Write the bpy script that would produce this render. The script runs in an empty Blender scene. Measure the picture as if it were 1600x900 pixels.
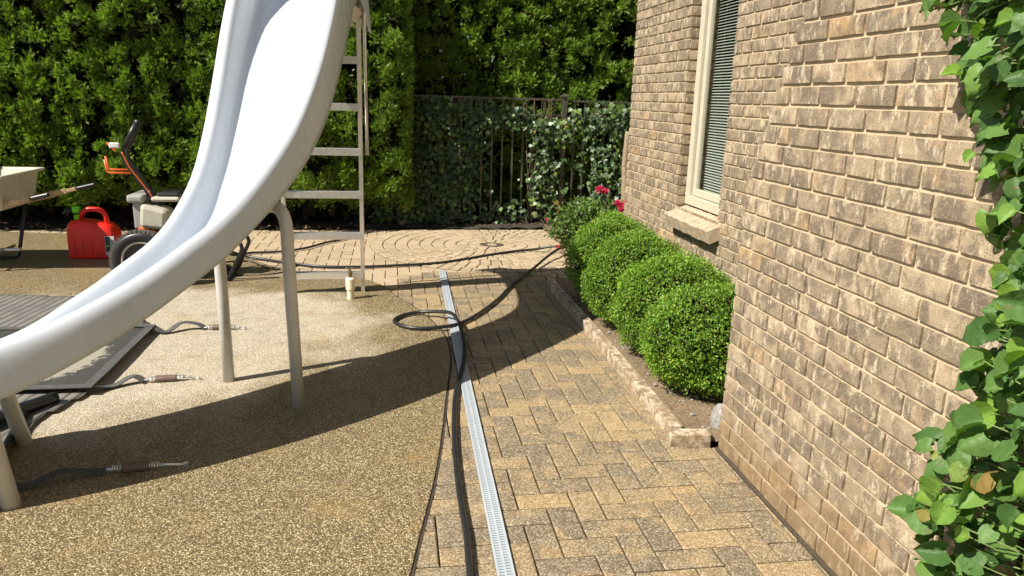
import bpy, math, random
import numpy as np
from mathutils import Vector, Matrix, noise
random.seed(7); RNG = np.random.default_rng(7)
C = bpy.context.scene.collection
R = math.radians

# ------------------------------------------------------------------ camera
sc = bpy.context.scene
F, TH, RO, YA, H = 1157.0, R(14.36), math.atan(.03), R(9.37), 1.55
fw = Vector((math.sin(YA)*math.cos(TH), math.cos(YA)*math.cos(TH), -math.sin(TH)))
r0 = Vector((math.cos(YA), -math.sin(YA), 0)); d0 = fw.cross(r0)
cR = math.cos(RO)*r0 - math.sin(RO)*d0; cD = math.sin(RO)*r0 + math.cos(RO)*d0
cam = bpy.data.cameras.new('camera'); camo = bpy.data.objects.new('camera', cam); C.objects.link(camo)
M = Matrix((cR, -cD, -fw)).transposed().to_4x4(); M.translation = (0, 0, H)
camo.matrix_world = M; cam.lens = 36*F/1600; cam.sensor_width = 36; cam.clip_start = .05; cam.clip_end = 500
sc.camera = camo

# ------------------------------------------------------------------ light
SUN_EL, SUN_AZ = 47.0, 23.0     # light travels towards +X, turned 22 degrees to +Y
w = bpy.data.worlds.new('World'); sc.world = w; w.use_nodes = True
nt = w.node_tree; bg = nt.nodes['Background']
sky = nt.nodes.new('ShaderNodeTexSky'); sky.sky_type = 'NISHITA'; sky.sun_disc = False
sky.sun_elevation = R(SUN_EL); sky.sun_rotation = R(180+90-SUN_AZ)
nt.links.new(sky.outputs[0], bg.inputs[0]); bg.inputs[1].default_value = .05
sl = bpy.data.lights.new('sun', 'SUN'); sl.energy = 5.0; sl.angle = R(.5); sl.color = (1, .94, .84)
slo = bpy.data.objects.new('sun', sl); C.objects.link(slo)
ld = Vector((math.cos(R(SUN_AZ))*math.cos(R(SUN_EL)), math.sin(R(SUN_AZ))*math.cos(R(SUN_EL)), -math.sin(R(SUN_EL))))
slo.rotation_euler = ld.to_track_quat('-Z', 'Y').to_euler()
sc.view_settings.view_transform = 'Standard'; sc.view_settings.look = 'None'
sc.view_settings.exposure = .80; sc.view_settings.gamma = 1; sc.view_settings.use_curve_mapping = False

# ------------------------------------------------------------------ helpers
def new_mat(name):
    m = bpy.data.materials.new(name); m.use_nodes = True
    return m, m.node_tree, m.node_tree.nodes['Principled BSDF']
def N(nt, t, **k):
    n = nt.nodes.new('ShaderNode'+t)
    for a, b in k.items():
        if isinstance(a, str) and a in n.inputs: n.inputs[a].default_value = b
        else: setattr(n, a, b)
    return n
def ramp(nt, src, stops):
    n = nt.nodes.new('ShaderNodeValToRGB'); e = n.color_ramp.elements
    while len(e) < len(stops): e.new(.5)
    for i, (p, c) in enumerate(stops):
        e[i].position = p; e[i].color = (c[0], c[1], c[2], 1) if not isinstance(c, (int, float)) else (c, c, c, 1)
    nt.links.new(src, n.inputs[0]); return n.outputs[0]
def mix(nt, f, a, b, mode='MIX'):
    n = nt.nodes.new('ShaderNodeMix'); n.data_type = 'RGBA'; n.blend_type = mode
    for s, v in ((n.inputs[0], f), (n.inputs[6], a), (n.inputs[7], b)):
        if hasattr(v, 'links'): nt.links.new(v, s)
        elif isinstance(v, (int, float)): s.default_value = v
        else: s.default_value = (*v, 1)
    return n.outputs[2]
def coords(nt, scale=(1, 1, 1)):
    t = nt.nodes.new('ShaderNodeTexCoord'); m = nt.nodes.new('ShaderNodeMapping')
    m.inputs['Scale'].default_value = scale; nt.links.new(t.outputs['Object'], m.inputs[0]); return m.outputs[0]
def tex_noise(nt, v, scale, detail=4, rough=.55, dist=0):
    n = N(nt, 'TexNoise'); n.inputs['Scale'].default_value = scale; n.inputs['Detail'].default_value = detail
    n.inputs['Roughness'].default_value = rough; n.inputs['Distortion'].default_value = dist
    nt.links.new(v, n.inputs['Vector']); return n.outputs['Fac']
def bump(nt, bs, h, strength, dist):
    b = nt.nodes.new('ShaderNodeBump'); b.inputs['Strength'].default_value = strength; b.inputs['Distance'].default_value = dist
    nt.links.new(h, b.inputs['Height']); nt.links.new(b.outputs[0], bs.inputs['Normal'])
def island(nt):
    return nt.nodes.new('ShaderNodeNewGeometry').outputs['Random Per Island']
def simple(name, col, rough=.5, metal=0, var=.12, scale=30, bmp=.0, spec=.5):
    m, nt, b = new_mat(name)
    v = coords(nt); n = tex_noise(nt, v, scale, 5)
    lo = tuple(c*(1-var) for c in col); hi = tuple(min(1, c*(1+var)) for c in col)
    nt.links.new(ramp(nt, n, [(.3, lo), (.7, hi)]), b.inputs['Base Color'])
    b.inputs['Roughness'].default_value = rough; b.inputs['Metallic'].default_value = metal
    b.inputs['Specular IOR Level'].default_value = spec
    if bmp: bump(nt, b, n, .4, bmp)
    return m

class MB:
    def __init__(s): s.v = []; s.f = []
    def add(s, vs, fs):
        o = len(s.v); s.v += [tuple(p) for p in vs]; s.f += [tuple(i+o for i in f) for f in fs]; return s
    def box(s, a, b):
        x0, y0, z0 = a; x1, y1, z1 = b
        return s.add([(x0,y0,z0),(x1,y0,z0),(x1,y1,z0),(x0,y1,z0),(x0,y0,z1),(x1,y0,z1),(x1,y1,z1),(x0,y1,z1)],
                     [(0,3,2,1),(4,5,6,7),(0,1,5,4),(1,2,6,5),(2,3,7,6),(3,0,4,7)])
    def beam(s, p, q, w, h, up=(0, 0, 1)):
        p, q = Vector(p), Vector(q); d = (q-p).normalized(); u = Vector(up)
        sd = d.cross(u).normalized()*w/2; u2 = sd.cross(d).normalized()*h/2
        vs = [p-sd-u2, p+sd-u2, p+sd+u2, p-sd+u2, q-sd-u2, q+sd-u2, q+sd+u2, q-sd+u2]
        return s.add(vs, [(0,3,2,1),(4,5,6,7),(0,1,5,4),(1,2,6,5),(2,3,7,6),(3,0,4,7)])
    def tube(s, pts, r, n=10, cap=True, closed=False):
        pts = [Vector(p) for p in pts]; m = len(pts); rr = [float(q) for q in r] if isinstance(r, (list, tuple)) else [float(r)]*m
        d = (pts[1]-pts[0]).normalized(); a = Vector((0,0,1)) if abs(d.z) < .9 else Vector((1,0,0)); u = d.cross(a).normalized()
        vs = []
        for i, p in enumerate(pts):
            t = (pts[min(i+1, m-1)]-pts[max(i-1, 0)]).normalized()
            u = (u - t*u.dot(t)).normalized(); v = t.cross(u)
            vs += [p + rr[i]*(math.cos(2*math.pi*k/n)*u + math.sin(2*math.pi*k/n)*v) for k in range(n)]
        fs = [(i*n+k, i*n+(k+1)%n, (i+1)*n+(k+1)%n, (i+1)*n+k) for i in range(m-1) for k in range(n)]
        if cap: fs += [tuple(range(n))[::-1], tuple((m-1)*n+k for k in range(n))]
        return s.add(vs, fs)
    def lathe(s, c, prof, n=24, axis='z'):
        vs = []
        for r, h in prof:
            for k in range(n):
                a = 2*math.pi*k/n; p = (r*math.cos(a), r*math.sin(a), h)
                if axis == 'y': p = (p[0], p[2], p[1])
                if axis == 'x': p = (p[2], p[0], p[1])
                vs.append((c[0]+p[0], c[1]+p[1], c[2]+p[2]))
        m = len(prof)
        fs = [(i*n+k, i*n+(k+1)%n, (i+1)*n+(k+1)%n, (i+1)*n+k) for i in range(m-1) for k in range(n)]
        if prof[0][0] > 1e-6: fs.append(tuple(range(n))[::-1])
        if prof[-1][0] > 1e-6: fs.append(tuple((m-1)*n+k for k in range(n)))
        return s.add(vs, fs)
    def poly(s, pts, z0, z1):
        n = len(pts)
        return s.add([(x, y, z0) for x, y in pts]+[(x, y, z1) for x, y in pts],
                     [tuple(range(n))[::-1], tuple(range(n, 2*n))]+[(i, (i+1)%n, (i+1)%n+n, i+n) for i in range(n)])
    def build(s, name, mat, parent=None, smooth=False, bevel=0, sub=0, origin=None):
        me = bpy.data.meshes.new(name)
        vs = s.v
        if origin is not None: vs = [(a-origin[0], b-origin[1], c-origin[2]) for a, b, c in vs]
        me.from_pydata(vs, [], s.f); me.materials.append(mat); me.update()
        if smooth: me.polygons.foreach_set('use_smooth', [True]*len(me.polygons))
        o = bpy.data.objects.new(name, me); C.objects.link(o)
        if origin is not None: o.location = origin
        if parent is not None:
            o.parent = parent
            if origin is None: o.matrix_parent_inverse = Matrix.Translation(-wloc(parent))
            else: o.location = Vector(origin)-wloc(parent)
        if bevel:
            b = o.modifiers.new('bevel', 'BEVEL'); b.width = bevel; b.segments = 2; b.limit_method = 'ANGLE'; b.angle_limit = R(35)
        if sub:
            b = o.modifiers.new('sub', 'SUBSURF'); b.levels = b.render_levels = sub
        return o
def wloc(o):
    p = Vector(o.location)
    if o.parent: p = p + o.matrix_parent_inverse.translation + wloc(o.parent)
    return p
def tag(o, label=None, cat=None, group=None, kind=None):
    if label: o['label'] = label
    if cat: o['category'] = cat
    if group: o['group'] = group
    if kind: o['kind'] = kind
    return o
def thing(name, label, cat, loc, group=None):
    o = bpy.data.objects.new(name, None); C.objects.link(o); o.location = loc; o.empty_display_size = .1
    return tag(o, label, cat, group)
def np_mesh(name, V, Q, mat, parent=None, smooth=False):
    me = bpy.data.meshes.new(name); V = np.asarray(V, np.float32); Q = np.asarray(Q, np.int32); k = Q.shape[1]
    me.vertices.add(len(V)); me.vertices.foreach_set('co', V.ravel())
    me.loops.add(Q.size); me.loops.foreach_set('vertex_index', Q.ravel())
    me.polygons.add(len(Q)); me.polygons.foreach_set('loop_start', np.arange(0, Q.size, k, dtype=np.int32))
    me.polygons.foreach_set('loop_total', np.full(len(Q), k, np.int32))
    if smooth: me.polygons.foreach_set('use_smooth', np.ones(len(Q), bool))
    me.materials.append(mat); me.update(calc_edges=True); me.validate()
    o = bpy.data.objects.new(name, me); C.objects.link(o)
    if parent is not None: o.parent = parent; o.matrix_parent_inverse = Matrix.Translation(-wloc(parent))
    return o
def unit(a): return a/np.maximum(1e-9, np.linalg.norm(a, axis=-1, keepdims=True))
def scatter(tmplV, tmplQ, P, D, Nn, S):
    """instances of a template (x = across, y = along, z = off the face) at P, along D, facing Nn, sized S"""
    D = unit(D); X = unit(np.cross(D, Nn)); Z = np.cross(X, D)
    S = np.asarray(S)[:, None, None]
    V = P[:, None, :] + S*(tmplV[None, :, 0:1]*X[:, None]+tmplV[None, :, 1:2]*D[:, None]+tmplV[None, :, 2:3]*Z[:, None])
    Q = tmplQ[None]+(np.arange(len(P))*len(tmplV))[:, None, None]
    return V.reshape(-1, 3), Q.reshape(-1, tmplQ.shape[1])
def catmull(P, n=8):
    P = [np.array(p, float) for p in P]; Q = [2*P[0]-P[1]]+P+[2*P[-1]-P[-2]]; out = []
    for i in range(1, len(Q)-2):
        a, b, c, d = Q[i-1:i+3]
        for k in range(n):
            t = k/n; out.append(.5*(2*b+(-a+c)*t+(2*a-5*b+4*c-d)*t*t+(-a+3*b-3*c+d)*t**3))
    out.append(P[-1]); return out
def rv(n): return RNG.normal(size=(n, 3))

# ------------------------------------------------------------------ materials
def mat_brick():
    m, nt, b = new_mat('brick'); v = coords(nt)
    r = island(nt)
    base = ramp(nt, r, [(0, (.19,.145,.095)), (.2, (.30,.23,.15)), (.45, (.40,.31,.205)), (.7, (.25,.195,.13)), (.9, (.42,.325,.215)), (.97, (.40,.285,.165)), (1, (.38,.25,.12))])
    add = nt.nodes.new('ShaderNodeVectorMath'); add.operation = 'MULTIPLY_ADD'
    cmb = nt.nodes.new('ShaderNodeCombineXYZ'); nt.links.new(r, cmb.inputs[0]); nt.links.new(r, cmb.inputs[1]); nt.links.new(r, cmb.inputs[2])
    nt.links.new(cmb.outputs[0], add.inputs[0]); add.inputs[1].default_value = (37, 53, 71); nt.links.new(v, add.inputs[2]); vv = add.outputs[0]
    n1 = tex_noise(nt, vv, 11, 3, .6, .6); base = mix(nt, ramp(nt, n1, [(.42, 0), (.60, .85)]), base, (.15,.117,.085)); n6 = tex_noise(nt, vv, 9, 2, .4, .2); base = mix(nt, ramp(nt, n6, [(.66, 0), (.70, .5)]), base, (.40,.27,.15))
    mpz = nt.nodes.new('ShaderNodeMapping'); mpz.inputs['Scale'].default_value = (1.15, 1.15, .5); nt.links.new(vv, mpz.inputs[0]); n2 = tex_noise(nt, mpz.outputs[0], 24, 6, .72, .35); base = mix(nt, ramp(nt, n2, [(.53, 0), (.63, .78)]), base, (.60,.50,.35))
    n3 = tex_noise(nt, v, 210, 3, .7); base = mix(nt, ramp(nt, n3, [(.36, .75), (.46, 0)]), base, (.12,.09,.065))
    n5 = tex_noise(nt, v, 160, 2, .6); base = mix(nt, ramp(nt, n5, [(.57, 0), (.68, .4)]), base, (.5,.42,.31))
    # rusty weathering splashed up from the paving
    sx = nt.nodes.new('ShaderNodeSeparateXYZ'); nt.links.new(v, sx.inputs[0])
    n4 = tex_noise(nt, v, 5, 4)
    mz = N(nt, 'Math', operation='MULTIPLY_ADD'); nt.links.new(n4, mz.inputs[0]); mz.inputs[1].default_value = -.35; nt.links.new(sx.outputs[2], mz.inputs[2])
    base = mix(nt, ramp(nt, mz.outputs[0], [(0, .6), (.07, .0)]), base, (.22,.14,.065))
    nt.links.new(base, b.inputs['Base Color']); b.inputs['Roughness'].default_value = .9; b.inputs['Specular IOR Level'].default_value = .2
    h = mix(nt, .5, n2, n3); bump(nt, b, h, .8, .005); return m
def mat_mortar():
    m, nt, b = new_mat('mortar'); v = coords(nt)
    n = tex_noise(nt, v, 90, 4, .7); n2 = tex_noise(nt, v, 4, 3)
    c = ramp(nt, n, [(.3, (.44,.345,.23)), (.7, (.57,.46,.31))]); c = mix(nt, ramp(nt, n2, [(.5, 0), (.75, .35)]), c, (.36,.27,.17))
    nt.links.new(c, b.inputs['Base Color']); b.inputs['Roughness'].default_value = .95; b.inputs['Specular IOR Level'].default_value = .1
    bump(nt, b, n, .6, .003); return m
def aggregate(nt, v, scale, stops, jitter=1):
    vo = nt.nodes.new('ShaderNodeTexVoronoi'); vo.inputs['Scale'].default_value = scale; nt.links.new(v, vo.inputs['Vector'])
    sp = nt.nodes.new('ShaderNodeSeparateColor'); nt.links.new(vo.outputs['Color'], sp.inputs[0])
    return ramp(nt, sp.outputs[0], stops), vo.outputs['Distance'], sp.outputs[1]
def mat_deck():
    m, nt, b = new_mat('exposed_aggregate'); v = coords(nt)
    c, d, r2 = aggregate(nt, v, 165, [(0, (.035,.028,.018)), (.24, (.10,.078,.05)), (.40, (.33,.265,.17)), (.6, (.55,.48,.34)), (.74, (.18,.135,.08)), (.86, (.88,.82,.66)), (1, (.92,.86,.70))])
    c = mix(nt, ramp(nt, d, [(.38, 0), (.66, .92)]), c, (.035,.027,.017))
    c2, d2, _ = aggregate(nt, v, 260, [(0, (.12,.09,.05)), (.5, (.42,.33,.2)), (1, (.75,.66,.48))])
    c = mix(nt, .3, c, c2)
    dry = tex_noise(nt, v, .75, 5, .6, .4)
    dist = nt.nodes.new('ShaderNodeVectorMath'); dist.operation = 'DISTANCE'; nt.links.new(v, dist.inputs[0]); dist.inputs[1].default_value = (-1.55, 4.9, 0)
    ma = N(nt, 'Math', operation='MULTIPLY_ADD'); nt.links.new(dist.outputs['Value'], ma.inputs[0]); ma.inputs[1].default_value = -.32; nt.links.new(dry, ma.inputs[2])
    dm = ramp(nt, ma.outputs[0], [(-.0, 0), (.18, 1)])
    dryc = mix(nt, .38, c, (.56,.50,.39))
    wetc = mix(nt, 1.0, c, (.80,.74,.60), 'MULTIPLY')
    c = mix(nt, dm, wetc, dryc)
    st = tex_noise(nt, v, 2.6, 6, .65); c = mix(nt, ramp(nt, st, [(.56, 0), (.7, .45)]), c, (.33,.21,.07))
    st2 = tex_noise(nt, v, 9, 4, .7); c = mix(nt, ramp(nt, st2, [(.3, .3), (.5, 0)]), c, (.10,.08,.05))
    nt.links.new(c, b.inputs['Base Color'])
    rr = mix(nt, dm, (.30,)*3, (.9,)*3); nt.links.new(rr, b.inputs['Roughness']); b.inputs['Specular IOR Level'].default_value = .35
    inv = N(nt, 'Math', operation='SUBTRACT'); inv.inputs[0].default_value = 1; nt.links.new(d, inv.inputs[1])
    bump(nt, b, inv.outputs[0], .8, .004); return m
def mat_paver(dry):
    m, nt, b = new_mat('paver_dry' if dry else 'paver'); v = coords(nt); r = island(nt)
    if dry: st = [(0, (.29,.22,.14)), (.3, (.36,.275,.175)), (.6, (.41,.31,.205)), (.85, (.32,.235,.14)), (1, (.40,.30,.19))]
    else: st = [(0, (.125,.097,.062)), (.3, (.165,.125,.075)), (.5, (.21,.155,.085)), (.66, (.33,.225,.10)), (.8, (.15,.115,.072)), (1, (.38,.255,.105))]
    base = ramp(nt, r, st)
    cmb = nt.nodes.new('ShaderNodeCombineXYZ'); nt.links.new(r, cmb.inputs[0]); nt.links.new(r, cmb.inputs[1]); ad = nt.nodes.new('ShaderNodeVectorMath'); ad.operation = 'MULTIPLY_ADD'
    nt.links.new(cmb.outputs[0], ad.inputs[0]); ad.inputs[1].default_value = (37, 59, 0); nt.links.new(v, ad.inputs[2]); vi = ad.outputs[0]
    n = tex_noise(nt, vi, 6.5, 3, .5, .5)
    base = mix(nt, ramp(nt, n, [(.5, 0), (.6, .6)]), base, (.46,.35,.22) if dry else (.36,.245,.105))
    n0 = tex_noise(nt, vi, 5, 3, .5, .5)
    base = mix(nt, ramp(nt, n0, [(.5, 0), (.62, .6)]), base, (.42,.33,.22) if dry else (.13,.10,.065))
    c, d, r2 = aggregate(nt, v, 230, [(0, (.02,.015,.01)), (.28, (.11,.085,.055)), (.6, (.27,.205,.125)), (.85, (.62,.54,.40)), (1, (.85,.78,.62))])
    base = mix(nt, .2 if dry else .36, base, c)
    nt.links.new(base, b.inputs['Base Color']); b.inputs['Roughness'].default_value = .88 if dry else .6; b.inputs['Specular IOR Level'].default_value = .3
    bump(nt, b, d, -.5 if dry else -.8, .0025); return m
def mat_leaf(name, stops, rough=.5, trans=.25, spec=.4, tcol=None):
    m, nt, b = new_mat(name); r = island(nt); c = ramp(nt, r, stops); v = coords(nt)
    n = tex_noise(nt, v, 2.2, 3); c = mix(nt, ramp(nt, n, [(.35, .35), (.6, 0)]), c, tuple(x*.55 for x in stops[0][1]))
    nt.links.new(c, b.inputs['Base Color']); b.inputs['Roughness'].default_value = rough; b.inputs['Specular IOR Level'].default_value = spec
    t = nt.nodes.new('ShaderNodeBsdfTranslucent'); nt.links.new(mix(nt, 1, c, tcol or (1.2, 1.5, .5), 'MULTIPLY'), t.inputs[0])
    ms = nt.nodes.new('ShaderNodeMixShader'); ms.inputs[0].default_value = trans
    out = nt.nodes['Material Output']; nt.links.new(b.outputs[0], ms.inputs[1]); nt.links.new(t.outputs[0], ms.inputs[2]); nt.links.new(ms.outputs[0], out.inputs[0])
    return m
def mat_soil():
    m, nt, b = new_mat('soil'); v = coords(nt); n = tex_noise(nt, v, 60, 6, .7); c = ramp(nt, n, [(.3, (.09,.06,.035)), (.55, (.24,.17,.10)), (.75, (.36,.28,.18))])
    nt.links.new(c, b.inputs['Base Color']); b.inputs['Roughness'].default_value = 1; bump(nt, b, n, .9, .012); return m
M_brick, M_mortar, M_deck, M_pav, M_pavd, M_soil = mat_brick(), mat_mortar(), mat_deck(), mat_paver(False), mat_paver(True), mat_soil()
M_joint = simple('joint_sand', (.06,.045,.028), 1, 0, .3, 60, .003)
def mat_slide():
    m, nt, b = new_mat('slide_gelcoat'); v = coords(nt); n = tex_noise(nt, v, 2.2, 5, .6, .5); mp = coords(nt, (9, 9, 1.2)); n1 = tex_noise(nt, mp, 3.0, 5, .7); n2 = tex_noise(nt, v, 70, 3, .6)
    c = ramp(nt, n, [(.35, (.50,.545,.60)), (.6, (.54,.58,.63))]); c = mix(nt, ramp(nt, n1, [(.60, 0), (.72, .22)]), c, (.40,.41,.40)); c = mix(nt, ramp(nt, n2, [(.74, 0), (.78, .5)]), c, (.30,.27,.22))
    nt.links.new(c, b.inputs['Base Color']); nt.links.new(ramp(nt, n1, [(.4, .20), (.7, .36)]), b.inputs['Roughness']); bump(nt, b, n, .15, .01); return m
M_white = mat_slide()
M_bolt = simple('bolt_steel', (.12,.10,.09), .5, .6)
M_post = simple('painted_tube', (.56,.55,.51), .42, .15, .06, 12)
M_bracket = simple('slide_bracket', (.62,.55,.45), .5, 0, .05, 9)
M_alu = simple('aluminium', (.72,.70,.67), .34, .9, .08, 25)
M_black = simple('black_rubber', (.016,.016,.017), .38, 0, .2, 40)
M_blackp = simple('black_paint', (.012,.012,.013), .28, 0, .1, 30)
M_fence = simple('fence_paint', (.14,.13,.10), .4, .5, .3, 30)
M_frame = simple('window_frame', (.48,.44,.335), .55, 0, .06, 14)
M_blind = simple('blind', (.44,.45,.40), .6, 0, .05, 20)
M_pvc = simple('pvc', (.72,.64,.47), .5, 0, .15, 50)
M_brass = simple('tarnished_brass', (.22,.17,.11), .5, .8, .3, 80)
M_red = simple('red_plastic', (.78,.022,.012), .38, 0, .12, 8)
M_orange = simple('orange_paint', (.75,.14,.02), .4, 0, .1, 20)
M_green = simple('green_plastic', (.16,.75,.02), .4, 0, .05, 20)
M_wood = simple('ash_wood', (.50,.34,.17), .6, 0, .35, 18)
M_greyp = simple('grey_plastic', (.30,.29,.27), .55, 0, .1, 18)
M_cream = simple('cream_plastic', (.45,.42,.34), .5, 0, .1, 14)
M_tray = simple('beige_plastic', (.52,.48,.38), .55, 0, .12, 9)
M_twine = simple('red_twine', (.6,.06,.08), .9, 0, .2, 40)
M_rock = simple('speckled_rock', (.27,.255,.23), .9, 0, .4, 60, .004)
M_bark = simple('bark', (.07,.048,.032), .95, 0, .4, 30, .006)
M_palew = simple('weathered_wood', (.28,.21,.14), .9, 0, .3, 30, .004)
M_label = simple('label_paper', (.62,.62,.60), .5, 0, .1, 30)
M_labeld = simple('label_ink', (.03,.05,.04), .5, 0, .1, 30)
M_petal = mat_leaf('petal', [(0, (.75,.03,.13)), (.5, (.85,.07,.22)), (1, (.9,.16,.35))], .6, .3, tcol=(1, .5, .6))
M_spring = simple('spring_sleeve', (.13,.085,.065), .55, 0, .2, 30)
M_web = simple('grey_webbing', (.07,.068,.065), .85, 0, .25, 60)
M_grassy = simple('dark_litter', (.035,.027,.018), 1, 0, .5, 30, .01)
M_roof = simple('roof_shingle', (.10,.09,.08), .9, 0, .3, 8)

# ------------------------------------------------------------------ ground
g = MB().add([(-150,-150,-.03),(150,-150,-.03),(150,150,-.03),(-150,150,-.03)], [(0,1,2,3)]).build('ground', simple('turf', (.06,.09,.025), 1, 0, .4, 3)); tag(g, kind='structure')
g = MB().add([(-6,-3,-.012),(2.2,-3,-.012),(2.2,9.3,-.012),(-6,9.3,-.012)], [(0,1,2,3)]).build('paving_bed', M_joint); tag(g, kind='structure')

DECK = [(-9,8.9),(-4.3,8.62),(-2.9,8.38),(-2.1,8.02),(-1.6,7.55),(-1.3,7.1),(-.92,6.66),(-.5,6.5),(-.26,6.33),(-.08,6.05),(0,5.78),(.12,5.5),(.24,5.14),(.32,4.79),(.34,4.5),(.33,4.2),(.29,3.86),(.25,3.51),(.2,3.09),(.15,2.75),(.09,2.43),(.03,2.1),(-.08,1.6),(-.2,.8),(-.45,-.6),(-.9,-3),(-9,-3)]
sm = catmull([(x, y) for x, y in DECK[1:-2]], 4); deck = [DECK[0]]+[tuple(p) for p in sm]+[DECK[-2], DECK[-1]]
def inpoly(x, y, P):
    c = False; j = len(P)-1
    for i in range(len(P)):
        if (P[i][1] > y) != (P[j][1] > y) and x < (P[j][0]-P[i][0])*(y-P[i][1])/(P[j][1]-P[i][1])+P[i][0]: c = not c
        j = i
    return c
g = MB().poly(deck, -.02, .008).build('pool_deck', M_deck, bevel=.004); tag(g, kind='structure')
# open joint round the deck slab
mj = MB(); cc = np.array([p for p in sm]); tt = np.gradient(cc, axis=0); tt /= np.linalg.norm(tt, axis=1)[:, None]; nn = np.stack([-tt[:,1], tt[:,0]], 1)
out = cc+nn*.012
for i in range(len(cc)-1):
    o = len(mj.v); mj.v += [(*cc[i], .002), (*cc[i+1], .002), (*out[i+1], .002), (*out[i], .002)]; mj.f.append((o, o+1, o+2, o+3))
g = mj.build('deck_joint', M_grassy); tag(g, kind='structure')

def paver(mb, x0, x1, y0, y1, z=0, bv=.0045, gap=.003):
    x0 += gap; x1 -= gap; y0 += gap; y1 -= gap; dz = random.uniform(-.0012, .0012); tx, ty = random.uniform(-.004, .004), random.uniform(-.004, .004)
    cx, cy = (x0+x1)/2, (y0+y1)/2; j = lambda: random.uniform(-.0008, .0008)
    def p(x, y, zz): return (x+j(), y+j(), zz+dz+(x-cx)*tx+(y-cy)*ty)
    a = [p(x0+bv,y0+bv,z), p(x1-bv,y0+bv,z), p(x1-bv,y1-bv,z), p(x0+bv,y1-bv,z)]
    b = [p(x0,y0,z-.0035), p(x1,y0,z-.0035), p(x1,y1,z-.0035), p(x0,y1,z-.0035)]
    c = [p(x0,y0,z-.02), p(x1,y0,z-.02), p(x1,y1,z-.02), p(x0,y1,z-.02)]
    mb.add(a+b+c, [(0,1,2,3),(4,5,1,0),(5,6,2,1),(6,7,3,2),(7,4,0,3),(8,9,5,4),(9,10,6,5),(10,11,7,6),(11,8,4,7)])
W = .109
mw, md = MB(), MB()
CC = (1.06, 7.84); CRAD = 1.30
for i in range(-50, 16):
    for j in range(-40, 62):
        k = (i-j-1) % 4
        x, y = .473+i*W, 2.65+j*W
        if k == 0: rc = (x, x+2*W, y, y+W)
        elif k == 3: rc = (x, x+W, y, y+2*W)
        else: continue
        cx, cy = (rc[0]+rc[1])/2, (rc[2]+rc[3])/2
        if rc[1] < -4.6 or cx > (1.95 if cy > 6.2 or cy < 2.95 else 1.42) or cy > 9.2: continue
        cs = [(a, b) for a in rc[:2] for b in rc[2:]]
        if all(inpoly(a+.02, b, deck) and inpoly(a-.02, b, deck) for a, b in cs): continue
        if all(math.hypot(a-CC[0], b-CC[1]) < CRAD-.02 for a, b in cs): continue
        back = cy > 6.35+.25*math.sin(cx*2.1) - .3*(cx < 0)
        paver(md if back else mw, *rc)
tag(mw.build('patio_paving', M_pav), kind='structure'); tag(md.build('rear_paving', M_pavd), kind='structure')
# ring of cobbles
g = MB().poly([(CC[0]+CRAD*math.cos(a*R(5)), CC[1]+CRAD*math.sin(a*R(5))) for a in range(72)], -.008, .0025).build('circle_bed', M_joint); tag(g, kind='structure')
mc = MB()
for q in range(10):
    ri, ro = q*.13+.004, (q+1)*.13-.006
    n = max(6, int(round(2*math.pi*(ri+ro)/2/.105))) if q else 1
    if q == 0:
        mc.lathe((CC[0], CC[1], 0), [(.05,.0), (.06,.006), (.055,.009), (0,.0095)], 8); continue
    for s in range(n):
        a0, a1 = 2*math.pi*(s+.0)/n+q*.7, 2*math.pi*(s+1)/n+q*.7; e = .005/ri; st = 3
        bt, tp = [], []
        wig = lambda: random.uniform(-.006, .006)
        rin, rout = ri+wig()*.4, ro+wig()*.4
        ang = [a0+e+(a1-a0-2*e)*t/st for t in range(st+1)]
        ring = [(rin, a) for a in ang]+[(rout, a) for a in ang[::-1]]
        rm, am = (rin+rout)/2, (a0+a1)/2
        P = [(CC[0]+r*math.cos(a), CC[1]+r*math.sin(a)) for r, a in ring]; cen = (CC[0]+rm*math.cos(am), CC[1]+rm*math.sin(am)); dz = random.uniform(-.0015, .0015)
        n8 = len(P)
        vs = [(x, y, .001) for x, y in P]+[(x, y, .005+dz) for x, y in P]+[(cen[0]+(x-cen[0])*.88, cen[1]+(y-cen[1])*.88, .009+dz) for x, y in P]
        fs = [(i, (i+1)%n8, (i+1)%n8+n8, i+n8) for i in range(n8)]+[(i+n8, (i+1)%n8+n8, (i+1)%n8+2*n8, i+2*n8) for i in range(n8)]+[tuple(range(2*n8, 3*n8))]
        mc.add(vs, fs)
tag(mc.build('cobble_circle', M_pavd), kind='structure')
# planting beds
def lumpy(name, xs, ys, z, amp, mat, f=7):
    V = [(x, y, z+amp*noise.noise(Vector((x*f, y*f, 1)))+amp*.4*noise.noise(Vector((x*31, y*31, 3)))) for y in ys for x in xs]; n = len(xs)
    Q = [(j*n+i, j*n+i+1, (j+1)*n+i+1, (j+1)*n+i) for j in range(len(ys)-1) for i in range(n-1)]
    return tag(np_mesh(name, V, Q, mat, smooth=True), kind='structure')
lumpy('planting_bed', np.linspace(1.37, 2.12, 40), np.linspace(2.99, 6.25, 160), .03, .018, M_soil)
lumpy('hedge_bed', np.linspace(-9, 4, 160), np.linspace(8.74, 12, 40), .03, .03, M_grassy)
lumpy('rose_bed', np.linspace(1.80, 4, 50), np.linspace(6.2, 9.3, 60), .03, .02, M_soil)
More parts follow.
